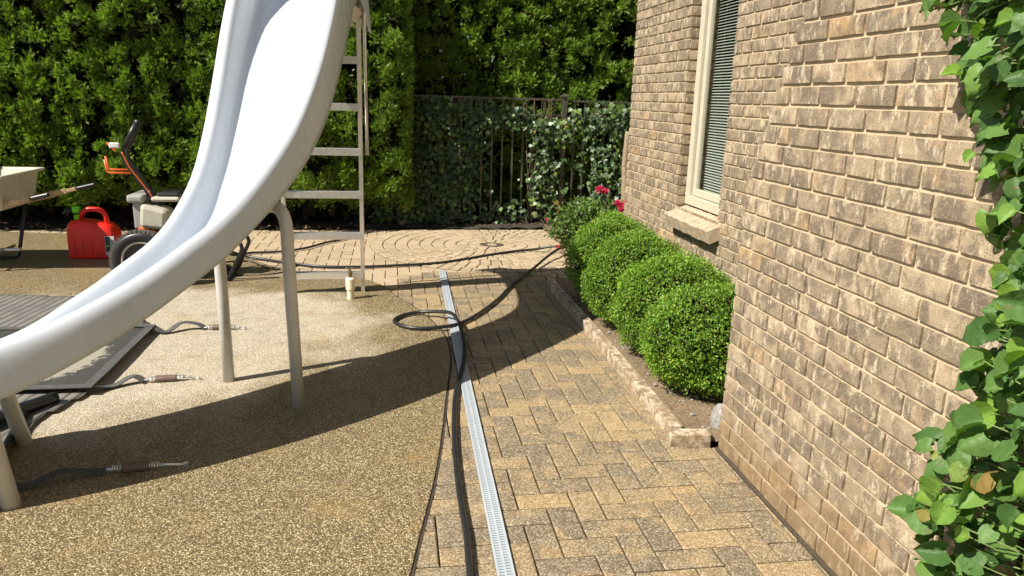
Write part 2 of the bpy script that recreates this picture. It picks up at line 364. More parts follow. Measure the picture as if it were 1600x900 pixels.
# drainage channel
d0_, d1_ = Vector((.345, 1.2, .004)), Vector((.437, 6.61, .004))
t = thing('channel_drain', 'long narrow pale grey plastic slotted drain channel set in the brick paving', 'drain', (.4, 4, 0))
dv = (d1_-d0_).normalized(); dn = Vector((dv.y, -dv.x, 0)); Lc = (d1_-d0_).length
M_drain = simple('drain_plastic', (.38,.42,.45), .45, 0, .08, 5); M_dark = simple('slot_dark', (.02,.02,.02), .8)
mb = MB(); mb.beam(d0_+Vector((0,0,-.005)), d1_+Vector((0,0,-.005)), .058, .018); ch = mb.build('channel', M_dark, t)
gr = MB(); pitch = .0155; nsl = int(Lc/pitch)
for off, wd in ((-.026, .008), (0, .008), (.026, .008)):
    gr.beam(d0_+dn*off+Vector((0,0,.006)), d1_+dn*off+Vector((0,0,.006)), wd, .006)
for k in range(nsl):
    for sd in (-1, 1):
        c = d0_+dv*(k*pitch+(.004 if sd > 0 else 0))+dn*sd*.013+Vector((0,0,.0055))
        gr.beam(c-dn*.0095, c+dn*.0095, .0098, .005)
gr.build('grate', M_drain, t)
# curb of the planting bed
def mat_curb():
    m, nt, b = new_mat('curb_stone'); v = coords(nt); n = tex_noise(nt, v, 16, 5, .7, .3); n1 = tex_noise(nt, v, 5, 2); n2 = tex_noise(nt, v, 150, 3, .7)
    c = ramp(nt, n, [(.40, (.21,.155,.10)), (.50, (.36,.27,.18)), (.58, (.60,.50,.38))]); c = mix(nt, ramp(nt, n1, [(.45, 0), (.6, .45)]), c, (.30,.20,.10)); c = mix(nt, ramp(nt, n2, [(.38, .6), (.5, 0)]), c, (.13,.10,.07))
    nt.links.new(c, b.inputs['Base Color']); b.inputs['Roughness'].default_value = .85; bump(nt, b, n2, .6, .003); return m
M_curb = mat_curb()
ct = thing('bed_edging', 'low kerb of tan edging blocks along the boxwood bed', 'edging', (1.33, 4.5, 0))
cpts = catmull([(1.425,6.28),(1.345,6.12),(1.325,5.8),(1.33,5.3),(1.335,4.6),(1.335,4.0),(1.33,3.5),(1.325,3.08)], 30); acc = 0; seg = [cpts[0]]
for a, b in zip(cpts[:-1], cpts[1:]):
    acc += np.linalg.norm(b-a)
    if acc > .213: seg.append(b); acc = 0
seg.append(cpts[-1])
for a, b in zip(seg[:-1], seg[1:]):
    dd = (b-a)/np.linalg.norm(b-a)
    m1 = MB(); z = random.uniform(-.0012, .0012)
    m1.beam((a[0]+dd[0]*.0012, a[1]+dd[1]*.0012, .015+z), (b[0]-dd[0]*.0012, b[1]-dd[1]*.0012, .015+z), .062, .1); m1.build('edging_block', M_curb, ct, bevel=.005)
m1 = MB().beam((1.262,3.03,.014), (1.458,3.015,.014), .072, .095); m1.build('edging_block', M_curb, ct, bevel=.005)

# ------------------------------------------------------------------ brick house
house = thing('brick_house', 'tan brick house wall with chimney breast and narrow beige framed window', 'house', (2.6, 3, 0))
CH = .0735
def brick(mb, o, u, n, u0, u1, z0, z1):
    """rough faced brick on a wall plane through o, running along u, facing n"""
    nu, nz = max(3, int((u1-u0)/.024)), 4; ph = random.random()*50; out = random.uniform(-.0015, .0015)
    vs = []
    for a in range(nz+1):
        for b in range(nu+1):
            uu, zz = u0+(u1-u0)*b/nu, z0+(z1-z0)*a/nz
            e = (b in (0, nu))+(a in (0, nz))
            q = noise.noise(Vector((uu*40+ph, zz*60, ph))); q2 = noise.noise(Vector((uu*25, zz*25+9, ph+5)))
            dpt = .009+out+.0013*q-(0, .0006, .0016)[e]
            if b in (0, nu): uu += .0013*q2
            if a in (0, nz): zz += .0016*q2
            p = o+u*uu+n*dpt; vs.append((p.x, p.y, zz))
    K = nu+1; m0 = len(vs)
    ring = [b for b in range(K)]+[a*K+nu for a in range(1, nz+1)]+[nz*K+b for b in range(nu-1, -1, -1)]+[a*K for a in range(nz-1, 0, -1)]
    for r_ in ring:
        p = Vector(vs[r_])-n*.013; vs.append(tuple(p))
    fs = [(a*K+b, a*K+b+1, (a+1)*K+b+1, (a+1)*K+b) for a in range(nz) for b in range(nu)]
    nr = len(ring); fs += [(ring[i], m0+i, m0+(i+1)%nr, ring[(i+1)%nr]) for i in range(nr)]
    mb.add(vs, fs)
def course(mb, o, u, n, a, b, z0, z1, phase):
    j = .012; x = a; first = True
    while x < b-.02:
        L = .205 if random.random() < .87 else random.choice([.10, .13, .155])
        if first: L = (.205, .1)[phase % 2]; first = False
        e = min(b, x+L)
        if b-e < .05: e = b
        brick(mb, o, u, n, x+(j/2 if x > a else 0), e-(j/2 if e < b else 0), z0, z1); x = e
wallm, chim, wmort, cmort = MB(), MB(), MB(), MB()
XN, XF = 1.48, 2.08; TOP = 4.8; NC = int(TOP/CH)
def chim_end(z): k = max(0, math.floor((z-1.262)/CH)+1); return 2.94-.0335*k
NX = Vector((-1, 0, 0)); UY = Vector((0, -1, 0))
for c in range(NC):
    z0, z1 = c*CH+.0175, c*CH+CH+.0030; 
    if z0 < 3.0:     # near plane, courses run from the far end towards the camera
        ye = chim_end(z0+.01); course(chim, Vector((XN, ye, 0)), UY, NX, 0, ye+(.6 if z0 < 2.6 else .2), z0, z1, c)
        chim.v  # faces the far end too
        course(chim, Vector((XN+.005, ye, 0)), Vector((1, 0, 0)), Vector((0, 1, 0)), 0, XF-XN-.005, z0, z1, c+1)
    ye = chim_end(z0+.01) if z0 < 4.6 else 1.4
    cmort.box((XN, -2, c*CH), (XF+.3, ye, (c+1)*CH))
    for a, b in (((6.45, 5.21), (4.48, 2.7)) if .82 < (z0+z1)/2 < 2.50 else ((6.45, 2.7),)):
        if z0 < 3.6: course(wallm, Vector((XF, a, 0)), UY, NX, 0, a-b, z0, z1, c)
    if .82 < (z0+z1)/2 < 2.50:
        brick(wallm, Vector((XF+.001, 5.21, 0)), Vector((1, 0, 0)), Vector((0, -1, 0)), .001, .082, z0, z1)
        brick(wallm, Vector((XF+.001, 4.48, 0)), Vector((1, 0, 0)), Vector((0, 1, 0)), .001, .082, z0, z1)
wmort.box((XF, 5.218, -.02), (XF+.2, 6.45, TOP)); wmort.box((XF, 2.6, -.02), (XF+.2, 4.472, TOP))
wmort.box((XF, 4.472, -.02), (XF+.2, 5.218, .80)); wmort.box((XF, 4.472, 2.5), (XF+.2, 5.218, TOP))
wmort.box((XF+.2, 6.25, -.02), (7, 6.45, TOP)); wmort.box((6.8, -6, -.02), (7, 6.25, TOP)); wmort.box((XF+.3, -6, -.02), (6.8, -5.8, TOP)); wmort.box((XF, -6, -.02), (XF+.3, -2, TOP))
wl = wallm.build('brick_wall', M_brick, house); wmort.build('mortar', M_mortar, wl)
cb = chim.build('chimney_breast', M_brick, house); cmort.build('mortar', M_mortar, cb)
MB().box((1.462, -2, -.01), (1.482, 2.945, .016)).build('mortar_fillet', M_joint, cb, bevel=.004)
MB().add([(1.75,-6.4,TOP),(7.3,-6.4,TOP),(7.3,6.85,TOP),(1.75,6.85,TOP),(4.5,-2,TOP+2.2),(4.5,2.4,TOP+2.2)], [(0,3,2,1),(0,1,4),(1,2,5,4),(2,3,5),(3,0,4,5)]).build('roof', M_roof, house)
# window
win = thing('window', None, None, (2.15, 4.85, .8)); win.parent = house; win.location = Vector((2.15, 4.85, .8))-Vector(house.location)
f = MB(); Xa, Xb = 2.135, 2.20
for a, b in (((4.49,.835),(4.56,2.5)), ((5.135,.835),(5.205,2.5)), ((4.56,.835),(5.135,.90)), ((4.56,2.43),(5.135,2.5))):
    f.box((Xa, a[0], a[1]), (Xb, b[0], b[1]))
f.build('frame', M_frame, win, bevel=.004)
f = MB()
for a, b in (((4.564,.904),(4.612,2.426)), ((5.083,.904),(5.131,2.426)), ((4.612,.904),(5.083,.955)), ((4.612,2.38),(5.083,2.426))):
    f.box((2.158, a[0], a[1]), (2.192, b[0], b[1]))
f.build('sash', M_frame, win, bevel=.005)
m, nt, b = new_mat('glass'); nt.nodes.remove(b)
tr = nt.nodes.new('ShaderNodeBsdfTransparent'); tr.inputs[0].default_value = (.82,.86,.83,1); gl = nt.nodes.new('ShaderNodeBsdfGlossy'); gl.inputs['Roughness'].default_value = .01
fr0 = nt.nodes.new('ShaderNodeLayerWeight'); fr0.inputs[0].default_value = .5; fr = nt.nodes.new('ShaderNodeMath'); fr.operation = 'POWER'; fr.inputs[1].default_value = 4.0; nt.links.new(fr0.outputs['Facing'], fr.inputs[0]); ms = nt.nodes.new('ShaderNodeMixShader')
nt.links.new(fr.outputs[0], ms.inputs[0]); nt.links.new(tr.outputs[0], ms.inputs[1]); nt.links.new(gl.outputs[0], ms.inputs[2]); nt.links.new(ms.outputs[0], nt.nodes['Material Output'].inputs[0])
MB().add([(2.176,4.612,.955),(2.176,4.612,2.38),(2.176,5.083,2.38),(2.176,5.083,.955)], [(0,1,2,3)]).build('glass', m, win)
f = MB()
for k in range(79):
    z = .93+k*.0193; f.add([(2.222,4.58,z-.006),(2.245,4.58,z+.006),(2.245,5.12,z+.006),(2.222,5.12,z-.006),(2.222,4.58,z-.0045),(2.245,4.58,z+.0075),(2.245,5.12,z+.0075),(2.222,5.12,z-.0045)], [(0,3,2,1),(4,5,6,7),(0,1,5,4),(1,2,6,5),(2,3,7,6),(3,0,4,7)])
for y in (4.7, 5.0): f.box((2.232, y-.001, .9), (2.234, y+.001, 2.45))
f.build('blind', M_blind, win)
# rowlock sill
s = MB(); sp = []
n = 10
for k in range(n):
    y0 = 4.42+k*.0785; y1 = y0+.070
    # sloped brick: back top (2.15,.815) front top (1.975,.755) undercut front
    prof = [(2.15,.825),(1.975,.762),(2.005,.675),(2.15,.73)]
    j = random.uniform(-.002, .002)
    vs = [(x+j, y0, z+j) for x, z in prof]+[(x+j, y1, z+j) for x, z in prof]
    s.add(vs, [(0,1,2,3),(4,7,6,5),(0,4,5,1),(1,5,6,2),(2,6,7,3),(3,7,4,0)])
sl_ = s.build('window_sill', simple('sill_brick', (.40,.31,.21), .9, 0, .3, 22, .004), house, bevel=.004)
MB().add([(2.15,4.43,.82),(1.982,4.43,.758),(2.01,4.43,.681),(2.15,4.43,.735),(2.15,5.19,.82),(1.982,5.19,.758),(2.01,5.19,.681),(2.15,5.19,.735)], [(0,1,2,3),(4,7,6,5),(0,4,5,1),(1,5,6,2),(2,6,7,3),(3,7,4,0)]).build('mortar', M_mortar, sl_)

# ------------------------------------------------------------------ slide
slide = thing('pool_slide', 'tall glossy white curved pool slide on tube legs with an aluminium ladder', 'slide', (-.8, 4.2, 0))
path = [(-.53,6.05),(-.53,5.8),(-.53,5.5),(-.53,4.8),(-.56,4.3),(-.72,3.78),(-1.05,3.35),(-1.5,3.02),(-2.1,2.8),(-2.9,2.65),(-3.3,2.6)]
pc = np.array(catmull(path, 24)); sd = np.concatenate([[0], np.cumsum(np.linalg.norm(np.diff(pc, axis=0), axis=1))]); s0 = sd[48]; sd = sd-s0
tb = np.array([  # s, right rim, right low, left rim, half width
 (-.42,2.14,1.985,2.14,.375),(-.36,2.27,1.985,2.27,.37),(-.30,2.35,2.00,2.35,.36),(-.22,2.40,2.10,2.40,.345),(-.1,2.42,2.165,2.42,.325),(.05,2.43,2.175,2.43,.31),(.3,2.43,2.14,2.43,.305),(.7,2.40,2.05,2.38,.30),(.84,2.36,1.99,2.35,.30),(.96,2.31,1.94,2.28,.30),
 (1.08,2.22,1.86,2.19,.30),(1.2,2.09,1.73,2.06,.30),(1.33,1.91,1.59,1.87,.30),(1.46,1.73,1.44,1.63,.30),(1.6,1.55,1.30,1.38,.30),(1.74,1.37,1.17,1.17,.30),(1.88,1.23,1.05,1.03,.30),
 (2.02,1.10,.94,.905,.30),(2.15,1.0,.84,.825,.30),(2.29,.92,.76,.76,.30),(2.42,.84,.68,.69,.30),(2.56,.77,.60,.63,.30),(2.70,.705,.53,.56,.30),(2.85,.65,.46,.51,.30),(3.2,.58,.38,.45,.30),(3.8,.49,.30,.38,.30),(4.6,.45,.27,.35,.30)])
NS = 90; ss = np.linspace(-.42, 4.0, NS); ss = np.concatenate([[-.42,-.41,-.395], ss[1:]]); NS = len(ss)
def smooth_interp(x, col):
    v = np.interp(x, tb[:,0], tb[:,col]); return v
def interp(col):
    o = np.zeros(NS); 
    for d in (-.05,-.025,0,.025,.05): o += np.interp(np.clip(ss+d, -.42, 4.6), tb[:,0], tb[:,col])
    return o/5
rR, lR, rL, hw = interp(1), interp(2), interp(3), interp(4)
px = np.interp(ss, sd, pc[:,0]); py = np.interp(ss, sd, pc[:,1])
tx = np.interp(ss+.05, sd, pc[:,0])-np.interp(ss-.05, sd, pc[:,0]); ty = np.interp(ss+.05, sd, pc[:,1])-np.interp(ss-.05, sd, pc[:,1]); tl = np.hypot(tx, ty); tx /= tl; ty /= tl
rx, ry = -ty, tx       # towards the outer (camera right) side
V = []
for i in range(NS):
    lL = rL[i]-float(np.interp(ss[i], [1.2,2.0,2.8], [.27,.24,.20]))
    fR, fL = lR[i]+.03, lL+.02
    if ss[i] < .35: q = np.interp(ss[i], [-.42,-.3,.0,.35], [2.02,2.06,2.11,2.12]); fR = min(fR+.0, q) if ss[i] > .1 else q; fL = q
    h = hw[i]; rr, rl = rR[i], rL[i]
    key = [(h+.012, lR[i]), (h+.008, lR[i]*.5+rr*.5), (h+.0, rr-.035), (h-.018, rr-.006), (h-.04, rr), (h-.062, rr-.012), (h-.082, rr-.05), (h-.098, rr*.45+fR*.55), (h-.125, fR+.03), (h-.17, fR+.004),
           (h*.3, fR*.66+fL*.34-.008), (0, (fR+fL)/2-.012), (-h*.3, fR*.34+fL*.66-.008), (-h+.15, fL+.004), (-h+.11, fL+.03), (-h+.086, rl*.4+fL*.6), (-h+.072, rl-.06), (-h+.056, rl-.014), (-h+.036, rl), (-h+.018, rl-.006), (-h, rl-.035), (-h-.008, lL*.5+rl*.5), (-h-.012, lL)]
    row = catmull(key, 3)
    V += [(px[i]+rx[i]*u, py[i]+ry[i]*u, z) for u, z in row]
K = len(row)
Q = [(i*K+k, (i+1)*K+k, (i+1)*K+k+1, i*K+k+1) for i in range(NS-1) for k in range(K-1)]
fl = np_mesh('flume', V, Q, M_white, slide, smooth=True)
so = fl.modifiers.new('s', 'SOLIDIFY'); so.thickness = .010; so.offset = 1
# side plate and deck inside the hood
MB().add([(-.285,5.30,2.03),(-.175,5.84,2.03),(-.175,5.84,2.13),(-.285,5.30,2.14),(-.297,5.31,2.03),(-.187,5.85,2.03),(-.187,5.85,2.13),(-.297,5.31,2.14)], [(0,1,2,3),(4,7,6,5),(0,4,5,1),(1,5,6,2),(2,6,7,3),(3,7,4,0)]).build('side_plate', M_bracket, slide, bevel=.002)
MB().lathe((-.210, 5.64, 2.075), [(.012,0),(.012,.006),(0,.008)], 12, 'x').build('bolt', M_bolt, slide)
MB().box((-.80, 5.25, 2.03), (-.262, 5.84, 2.055)).build('deck', M_bracket, slide, bevel=.004)
MB().box((-.66, 5.26, 2.14), (-.42, 5.5, 2.155)).build('deck_mat', simple('mat_brown', (.10,.06,.055), .7), slide, bevel=.004)
# legs
def bendy(pts, n=8): return [tuple(p) for p in catmull(pts, n)]
def bent(name, pts, r, mat, par, rad=.09):
    out = [Vector(pts[0])]
    for a, b, c in zip(pts[:-2], pts[1:-1], pts[2:]):
        a, b, c = Vector(a), Vector(b), Vector(c); u = (a-b).normalized(); v = (c-b).normalized(); rd = min(rad, (a-b).length*.45, (c-b).length*.45)
        p, q = b+u*rd, b+v*rd
        for k in range(9): t = k/8; out.append((1-t)**2*p+2*t*(1-t)*b+t*t*q)
    out.append(Vector(pts[-1])); return MB().tube(out, r, 18).build(name, mat, par, smooth=True)
bent('leg', [(-.478,3.585,.0),(-.492,3.585,.6),(-.50,3.59,1.04),(-.70,3.80,.98)], .030, M_post, slide, .14)
bent('leg', [(-.895,3.99,.0),(-.90,3.99,.6),(-.905,3.985,.92),(-.70,3.80,.98)], .030, M_post, slide, .10)
bent('leg', [(-1.43,2.755,.0),(-1.475,2.765,.30),(-1.50,2.80,.415),(-1.58,3.0,.425)], .034, M_post, slide, .09)
bent('leg', [(-1.62,3.30,.0),(-1.665,3.28,.28),(-1.67,3.24,.38),(-1.58,3.0,.425)], .032, M_post, slide, .09)
MB().add([(-1.47,2.79,.40),(-1.33,2.86,.47),(-1.20,2.90,.545),(-1.40,2.80,.50),(-1.50,3.0,.40),(-1.36,3.07,.47),(-1.23,3.1,.545),(-1.43,3.0,.50)], [(0,1,2,3),(4,7,6,5),(0,4,5,1),(1,5,6,2),(2,6,7,3),(3,7,4,0)]).build('leg_bracket', M_bracket, slide, bevel=.01)
# ladder
lad = bpy.data.objects.new('ladder', None); C.objects.link(lad); lad.parent = slide; lad.location = Vector((-.53, 5.85, 0))-Vector(slide.location)
for xa, xb, ya, yb in ((-.232,-.212,5.90,5.60), (-.825,-.83,5.88,5.58)):
    m_ = MB(); 
    p, q = Vector((xa, ya, 0)), Vector((xb, yb, 2.05)); sgn = 1 if xa > -.5 else -1
    m_.beam(p+Vector((sgn*.0,0,0)), q, .006, .062, up=(0,1,0)); m_.beam(p+Vector((-sgn*.014,-.028,0)), q+Vector((-sgn*.014,-.028,0)), .026, .006, up=(0,1,0)); m_.beam(p+Vector((-sgn*.014,.028,0)), q+Vector((-sgn*.014,.028,0)), .026, .006, up=(0,1,0))
    rl_ = m_.build('rail', M_alu, lad, bevel=.0015)
    for k in range(6):
        z = .15+.3265*k; y = ya+(yb-ya)*z/2.05
        for dz in (-.011, .011): MB().lathe((xa+(xb-xa)*z/2.05-.012*sgn, y-.031, z+dz), [(.0055,0),(.0055,-.003),(0,-.005)], 8, 'y').build('rivet', M_alu, rl_)
for k in range(6):
    z = .15+.3265*k; y = 5.9-.3*z/2.05; m_ = MB(); m_.box((-.815, y-.030, z-.020), (-.238, y+.032, z-.016)); m_.box((-.815, y-.034, z-.028), (-.238, y-.030, z+.022)); m_.box((-.815, y-.030, z+.018), (-.238, y+.032, z+.022))
    for q in range(3): m_.box((-.815, y-.020+q*.02, z+.022), (-.238, y-.014+q*.02, z+.0245))
    m_.build('rung', M_alu, lad, bevel=.0012)
for sx in (-.188, -.855):
    bent('handrail', [(sx,5.80,1.10),(sx,5.70,1.98),(sx,5.72,2.75),(sx,5.45,2.95),(sx,5.15,2.6),(sx,5.1,2.36)], .0125, M_alu, lad, .15)

# ------------------------------------------------------------------ fill valve, hose
t = thing('water_pipe_stub', 'short cream plastic pipe stub with brass tap beside the slide ladder foot', 'tap', (-.331, 5.672, 0))
MB().lathe((-.331,5.672,0), [(.026,0),(.026,.075),(.024,.08),(.034,.082),(.036,.165),(.030,.175),(.022,.178)], 20).build('pipe', M_pvc, t, smooth=False)
vb = MB().lathe((-.331,5.672,0), [(.014,.175),(.014,.20),(.019,.205),(.019,.222),(.010,.226),(.008,.245)], 12).build('valve', M_brass, t)
MB().tube([(-.365,5.672,.245),(-.35,5.672,.252),(-.331,5.672,.246),(-.312,5.672,.252),(-.297,5.672,.245)], .006, 8).build('handle', M_brass, vb)
z0 = .019
h1 = [(-1.60,6.55,.30),(-1.52,6.9,.16),(-1.43,7.15,.05),(-1.23,7.10,z0),(-.99,6.94,z0),(-.66,6.76,z0),(-.32,6.73,z0),(.03,6.78,z0),(.39,6.87,z0),(.65,7.02,z0),(.93,7.22,z0),(1.22,7.38,z0+.006),(1.45,7.43,.035),(1.62,7.38,.075),(1.685,7.33,.08),
      (1.69,7.27,.085),(1.60,7.12,.08),(1.44,6.86,.055),(1.20,6.40,.028),(.96,5.93,z0),(.81,5.56,z0),(.62,5.18,z0),(.46,4.94,z0),(.32,4.83,.028),(.17,4.82,z0+.006),(.06,4.88,z0+.006),(.0,5.0,z0+.006),(.06,5.13,z0+.006),(.18,5.19,.03),(.32,5.11,.055),(.405,4.98,.075),(.44,4.75,.055),(.435,4.39,.022),(.39,4.05,z0),(.32,3.68,z0),(.28,3.29,z0),(.26,2.96,z0),(.25,2.64,z0),(.25,2.37,z0),(.24,2.15,z0),(.22,1.7,z0),(.25,1.0,z0),(.4,.2,z0),(.5,-1,z0)]
hp = bendy(h1, 8)
hose = MB().tube(hp, .0125, 12).build('garden_hose', M_black, smooth=True); tag(hose, 'long black hose looped over the drain and running forward across the paving', 'hose')
MB().tube([(1.66,7.34,.088),(1.69,7.31,.10),(1.72,7.26,.09),(1.68,7.24,.075),(1.66,7.29,.07),(1.70,7.33,.085),(1.74,7.28,.10),(1.75,7.22,.07),(1.79,7.2,.03)], .009, 6).build('twine', M_twine, hose, smooth=True)
hs = MB().tube(bendy([(-1.62,6.75,.25),(-1.50,7.1,.06),(-1.36,7.38,z0),(-1.09,7.44,z0),(-.87,7.62,z0),(-.70,7.9,z0),(-.5,8.15,z0),(-.3,8.6,.04),(0,8.95,.05)], 8), .011, 10).build('garden_hose', M_black, smooth=True)
tag(hs, 'thin black hose curving away behind the slide ladder towards the hedge', 'hose')
hs = MB().tube(bendy([(-1.58,6.5,.10),(-1.42,6.95,.03),(-1.30,7.0,.012),(-1.18,6.82,.012),(-1.05,6.70,.012),(-.93,6.62,.012),(-1.05,6.5,.012),(-1.3,6.45,.012),(-1.6,6.42,.10)], 8), .007, 8).build('slim_hose', M_black, smooth=True)
tag(hs, 'slim black cord looped on the concrete by the black tube frame', 'cord')

# ------------------------------------------------------------------ pool cover
def mat_cover(name, meshy):
    m, nt, b = new_mat(name); v = coords(nt, (1, 1, 1))
    wv = nt.nodes.new('ShaderNodeTexWave'); wv.inputs['Scale'].default_value = 5.6 if not meshy else 40; wv.inputs['Distortion'].default_value = .3; wv.bands_direction = 'X'
    mp = nt.nodes.new('ShaderNodeMapping'); mp.inputs['Rotation'].default_value = (0, 0, R(5) if not meshy else 0); nt.links.new(v, mp.inputs[0]); nt.links.new(mp.outputs[0], wv.inputs['Vector'])
    n = tex_noise(nt, v, 7, 6, .7)
    if meshy:
        c = ramp(nt, wv.outputs['Fac'], [(0, (.012,.012,.012)), (.8, (.02,.02,.02)), (.95, (.16,.15,.13))])
        d = nt.nodes.new('ShaderNodeVectorMath'); d.operation = 'DISTANCE'; mp2 = nt.nodes.new('ShaderNodeMapping'); mp2.inputs['Scale'].default_value = (1, .78, 1); nt.links.new(v, mp2.inputs[0]); nt.links.new(mp2.outputs[0], d.inputs[0]); d.inputs[1].default_value = (-1.98, 4.33*.78, 0)
        ma = N(nt, 'Math', operation='MULTIPLY_ADD'); nt.links.new(tex_noise(nt, v, 22, 6, .75), ma.inputs[0]); ma.inputs[1].default_value = -.30; nt.links.new(d.outputs['Value'], ma.inputs[2])
        c = mix(nt, ramp(nt, ma.outputs[0], [(.165, 1), (.19, 0)]), c, (.30,.27,.21))
        n2 = tex_noise(nt, v, 34, 4, .7); c = mix(nt, ramp(nt, n2, [(.66, 0), (.70, .8)]), c, (.17,.10,.05))
    else:
        c = ramp(nt, wv.outputs['Fac'], [(0, (.035,.033,.03)), (.14, (.14,.13,.115)), (.8, (.19,.177,.155))]); c = mix(nt, ramp(nt, n, [(.45, 0), (.6, .6)]), c, (.10,.095,.088))
    nt.links.new(c, b.inputs['Base Color']); b.inputs['Roughness'].default_value = .7; bump(nt, b, wv.outputs['Fac'], .5, .004); return m
cov = thing('pool_cover', 'folded black mesh pool cover with sandy silt patch, straps and springs under the slide', 'pool cover', (-2.2, 4, 0))
def sheet(name, P, z, amp, mat, step=.05, seed=0, th=.004):
    xs = np.arange(-6, -1.2, step); ys = np.arange(1, 6.4, step); idx = {}; V = []; Fq = []
    def vid(i, j):
        if (i, j) not in idx:
            x, y = xs[i], ys[j]
            # pull outline vertices onto the polygon
            if not inpoly(x, y, P):
                best = None
                for k in range(len(P)):
                    a = np.array(P[k]); b_ = np.array(P[(k+1) % len(P)]); tt_ = np.clip(np.dot(np.array((x, y))-a, b_-a)/np.dot(b_-a, b_-a), 0, 1); q = a+tt_*(b_-a); dd = np.hypot(*(q-(x, y)))
                    if best is None or dd < best[0]: best = (dd, q)
                x, y = best[1]
            idx[(i, j)] = len(V); V.append((x, y, z+amp*(.5+noise.noise(Vector((x*2.3+seed, y*2.3, seed))))+amp*.3*noise.noise(Vector((x*9, y*5, seed)))))
        return idx[(i, j)]
    for i in range(len(xs)-1):
        for j in range(len(ys)-1):
            if inpoly(xs[i]+step/2, ys[j]+step/2, P): Fq.append((vid(i, j), vid(i+1, j), vid(i+1, j+1), vid(i, j+1)))
    o = np_mesh(name, V, Fq, mat, cov, smooth=True); s_ = o.modifiers.new('s', 'SOLIDIFY'); s_.thickness = th; s_.offset = 0; return o
SH = [(-5.5,5.98),(-2.05,5.80),(-1.80,5.3),(-1.55,4.97),(-1.56,4.4),(-1.56,3.8),(-1.66,3.5),(-1.62,3.1),(-1.50,2.72),(-1.47,2.45),(-1.9,2.3),(-5.5,2.1)]
sheet('ribbed_sheet', SH, .016, .012, mat_cover('cover_ribbed', False), .05, 3)
MS = [(-3.6,4.88),(-1.53,4.91),(-1.53,3.82),(-1.86,3.845),(-3.2,3.85)]
sheet('mesh_panel', MS, .042, .010, mat_cover('cover_mesh', True), .05, 3)
e = MB()
for a, b_ in zip([(-3.6,4.87),(-1.56,4.88),(-1.555,3.845)], [(-1.53,4.89),(-1.555,3.82),(-3.2,3.87)]):
    n_ = 14; pts = [Vector((a[0]+(b_[0]-a[0])*k/n_, a[1]+(b_[1]-a[1])*k/n_, 0)) for k in range(n_+1)]
    for p, q in zip(pts[:-1], pts[1:]):
        def hz(P): return .050+.010*(.5+noise.noise(Vector((P.x*2.3+3, P.y*2.3, 3))))+.003*noise.noise(Vector((P.x*9, P.y*5, 3)))
        e.beam((p.x, p.y, hz(p)), (q.x, q.y, hz(q)), .05, .004)
e.build('edge_binding', M_web, cov)
# rolled fold along the pool edge
e = MB(); e.tube(bendy([(-1.66,3.72,.05),(-1.78,3.5,.06),(-1.9,3.2,.05),(-2.05,2.85,.05),(-2.2,2.5,.04)], 6), [.03]*25, 12).build('rolled_fold', M_blackp, cov, smooth=True)
e = MB(); e.tube(bendy([(-1.52,2.86,.03),(-1.62,3.1,.04),(-1.68,3.35,.045),(-1.74,3.6,.04)], 6), [.018]*19, 10).build('rolled_fold', M_blackp, cov, smooth=True)
def strap(pts, sp0, sp1, hook, zz=.012, slack=.03):
    pts = bendy(pts, 6); m_ = MB()
    for p, q in zip(pts[:-1], pts[1:]): m_.beam(p, q, .045, .005)
    o = m_.build('strap', M_web, cov)
    a, b_ = Vector(sp0), Vector(sp1); d = (b_-a).normalized(); s_ = d.cross(Vector((0,0,1)))
    MB().tube([a, a+d*.004, b_-d*.004, b_], [.017,.019,.019,.017], 14).build('spring_sleeve', M_spring, o, smooth=False)
    for k0, k1 in ((a-d*.035, a), (b_, b_+d*.035)):
        turns = 3.5; n_ = 40
        MB().tube([k0+(k1-k0)*k/n_+.013*(math.cos(2*math.pi*turns*k/n_)*s_+math.sin(2*math.pi*turns*k/n_)*Vector((0,0,1))) for k in range(n_+1)], .0028, 6).build('spring', M_alu, o)
    for sg in (-1, 1):
        MB().tube([b_+d*.03+s_*.008*sg, b_+d*.06+s_*.004*sg, Vector(hook)-d*.02+s_*.006*sg, Vector(hook)+s_*.003*sg], .0028, 6).build('wire', M_alu, o)
        MB().tube([a-d*.03+s_*.008*sg, a-d*.06+s_*.003*sg, Vector(pts[-1])], .0028, 6).build('wire', M_alu, o)
    MB().lathe((hook[0], hook[1], .008), [(.011,0),(.011,.012),(.006,.016),(0,.017)], 10).build('anchor', M_alu, o)
strap([(-1.545,4.885,.055),(-1.46,4.86,.02),(-1.38,4.93,.06),(-1.29,4.94,.05),(-1.24,4.93,.028)], (-1.185,4.927,.026), (-1.08,4.925,.026), (-.985,4.925,.014))
strap([(-1.545,3.86,.055),(-1.47,3.93,.02),(-1.39,3.99,.05),(-1.335,3.985,.03)], (-1.275,4.00,.026), (-1.17,4.01,.026), (-1.06,4.02,.014))
strap([(-1.62,2.93,.05),(-1.45,2.88,.02),(-1.33,2.93,.05),(-1.24,2.965,.028),(-1.17,2.97,.025)], (-1.115,2.985,.026), (-1.01,2.995,.026), (-.875,3.02,.014))

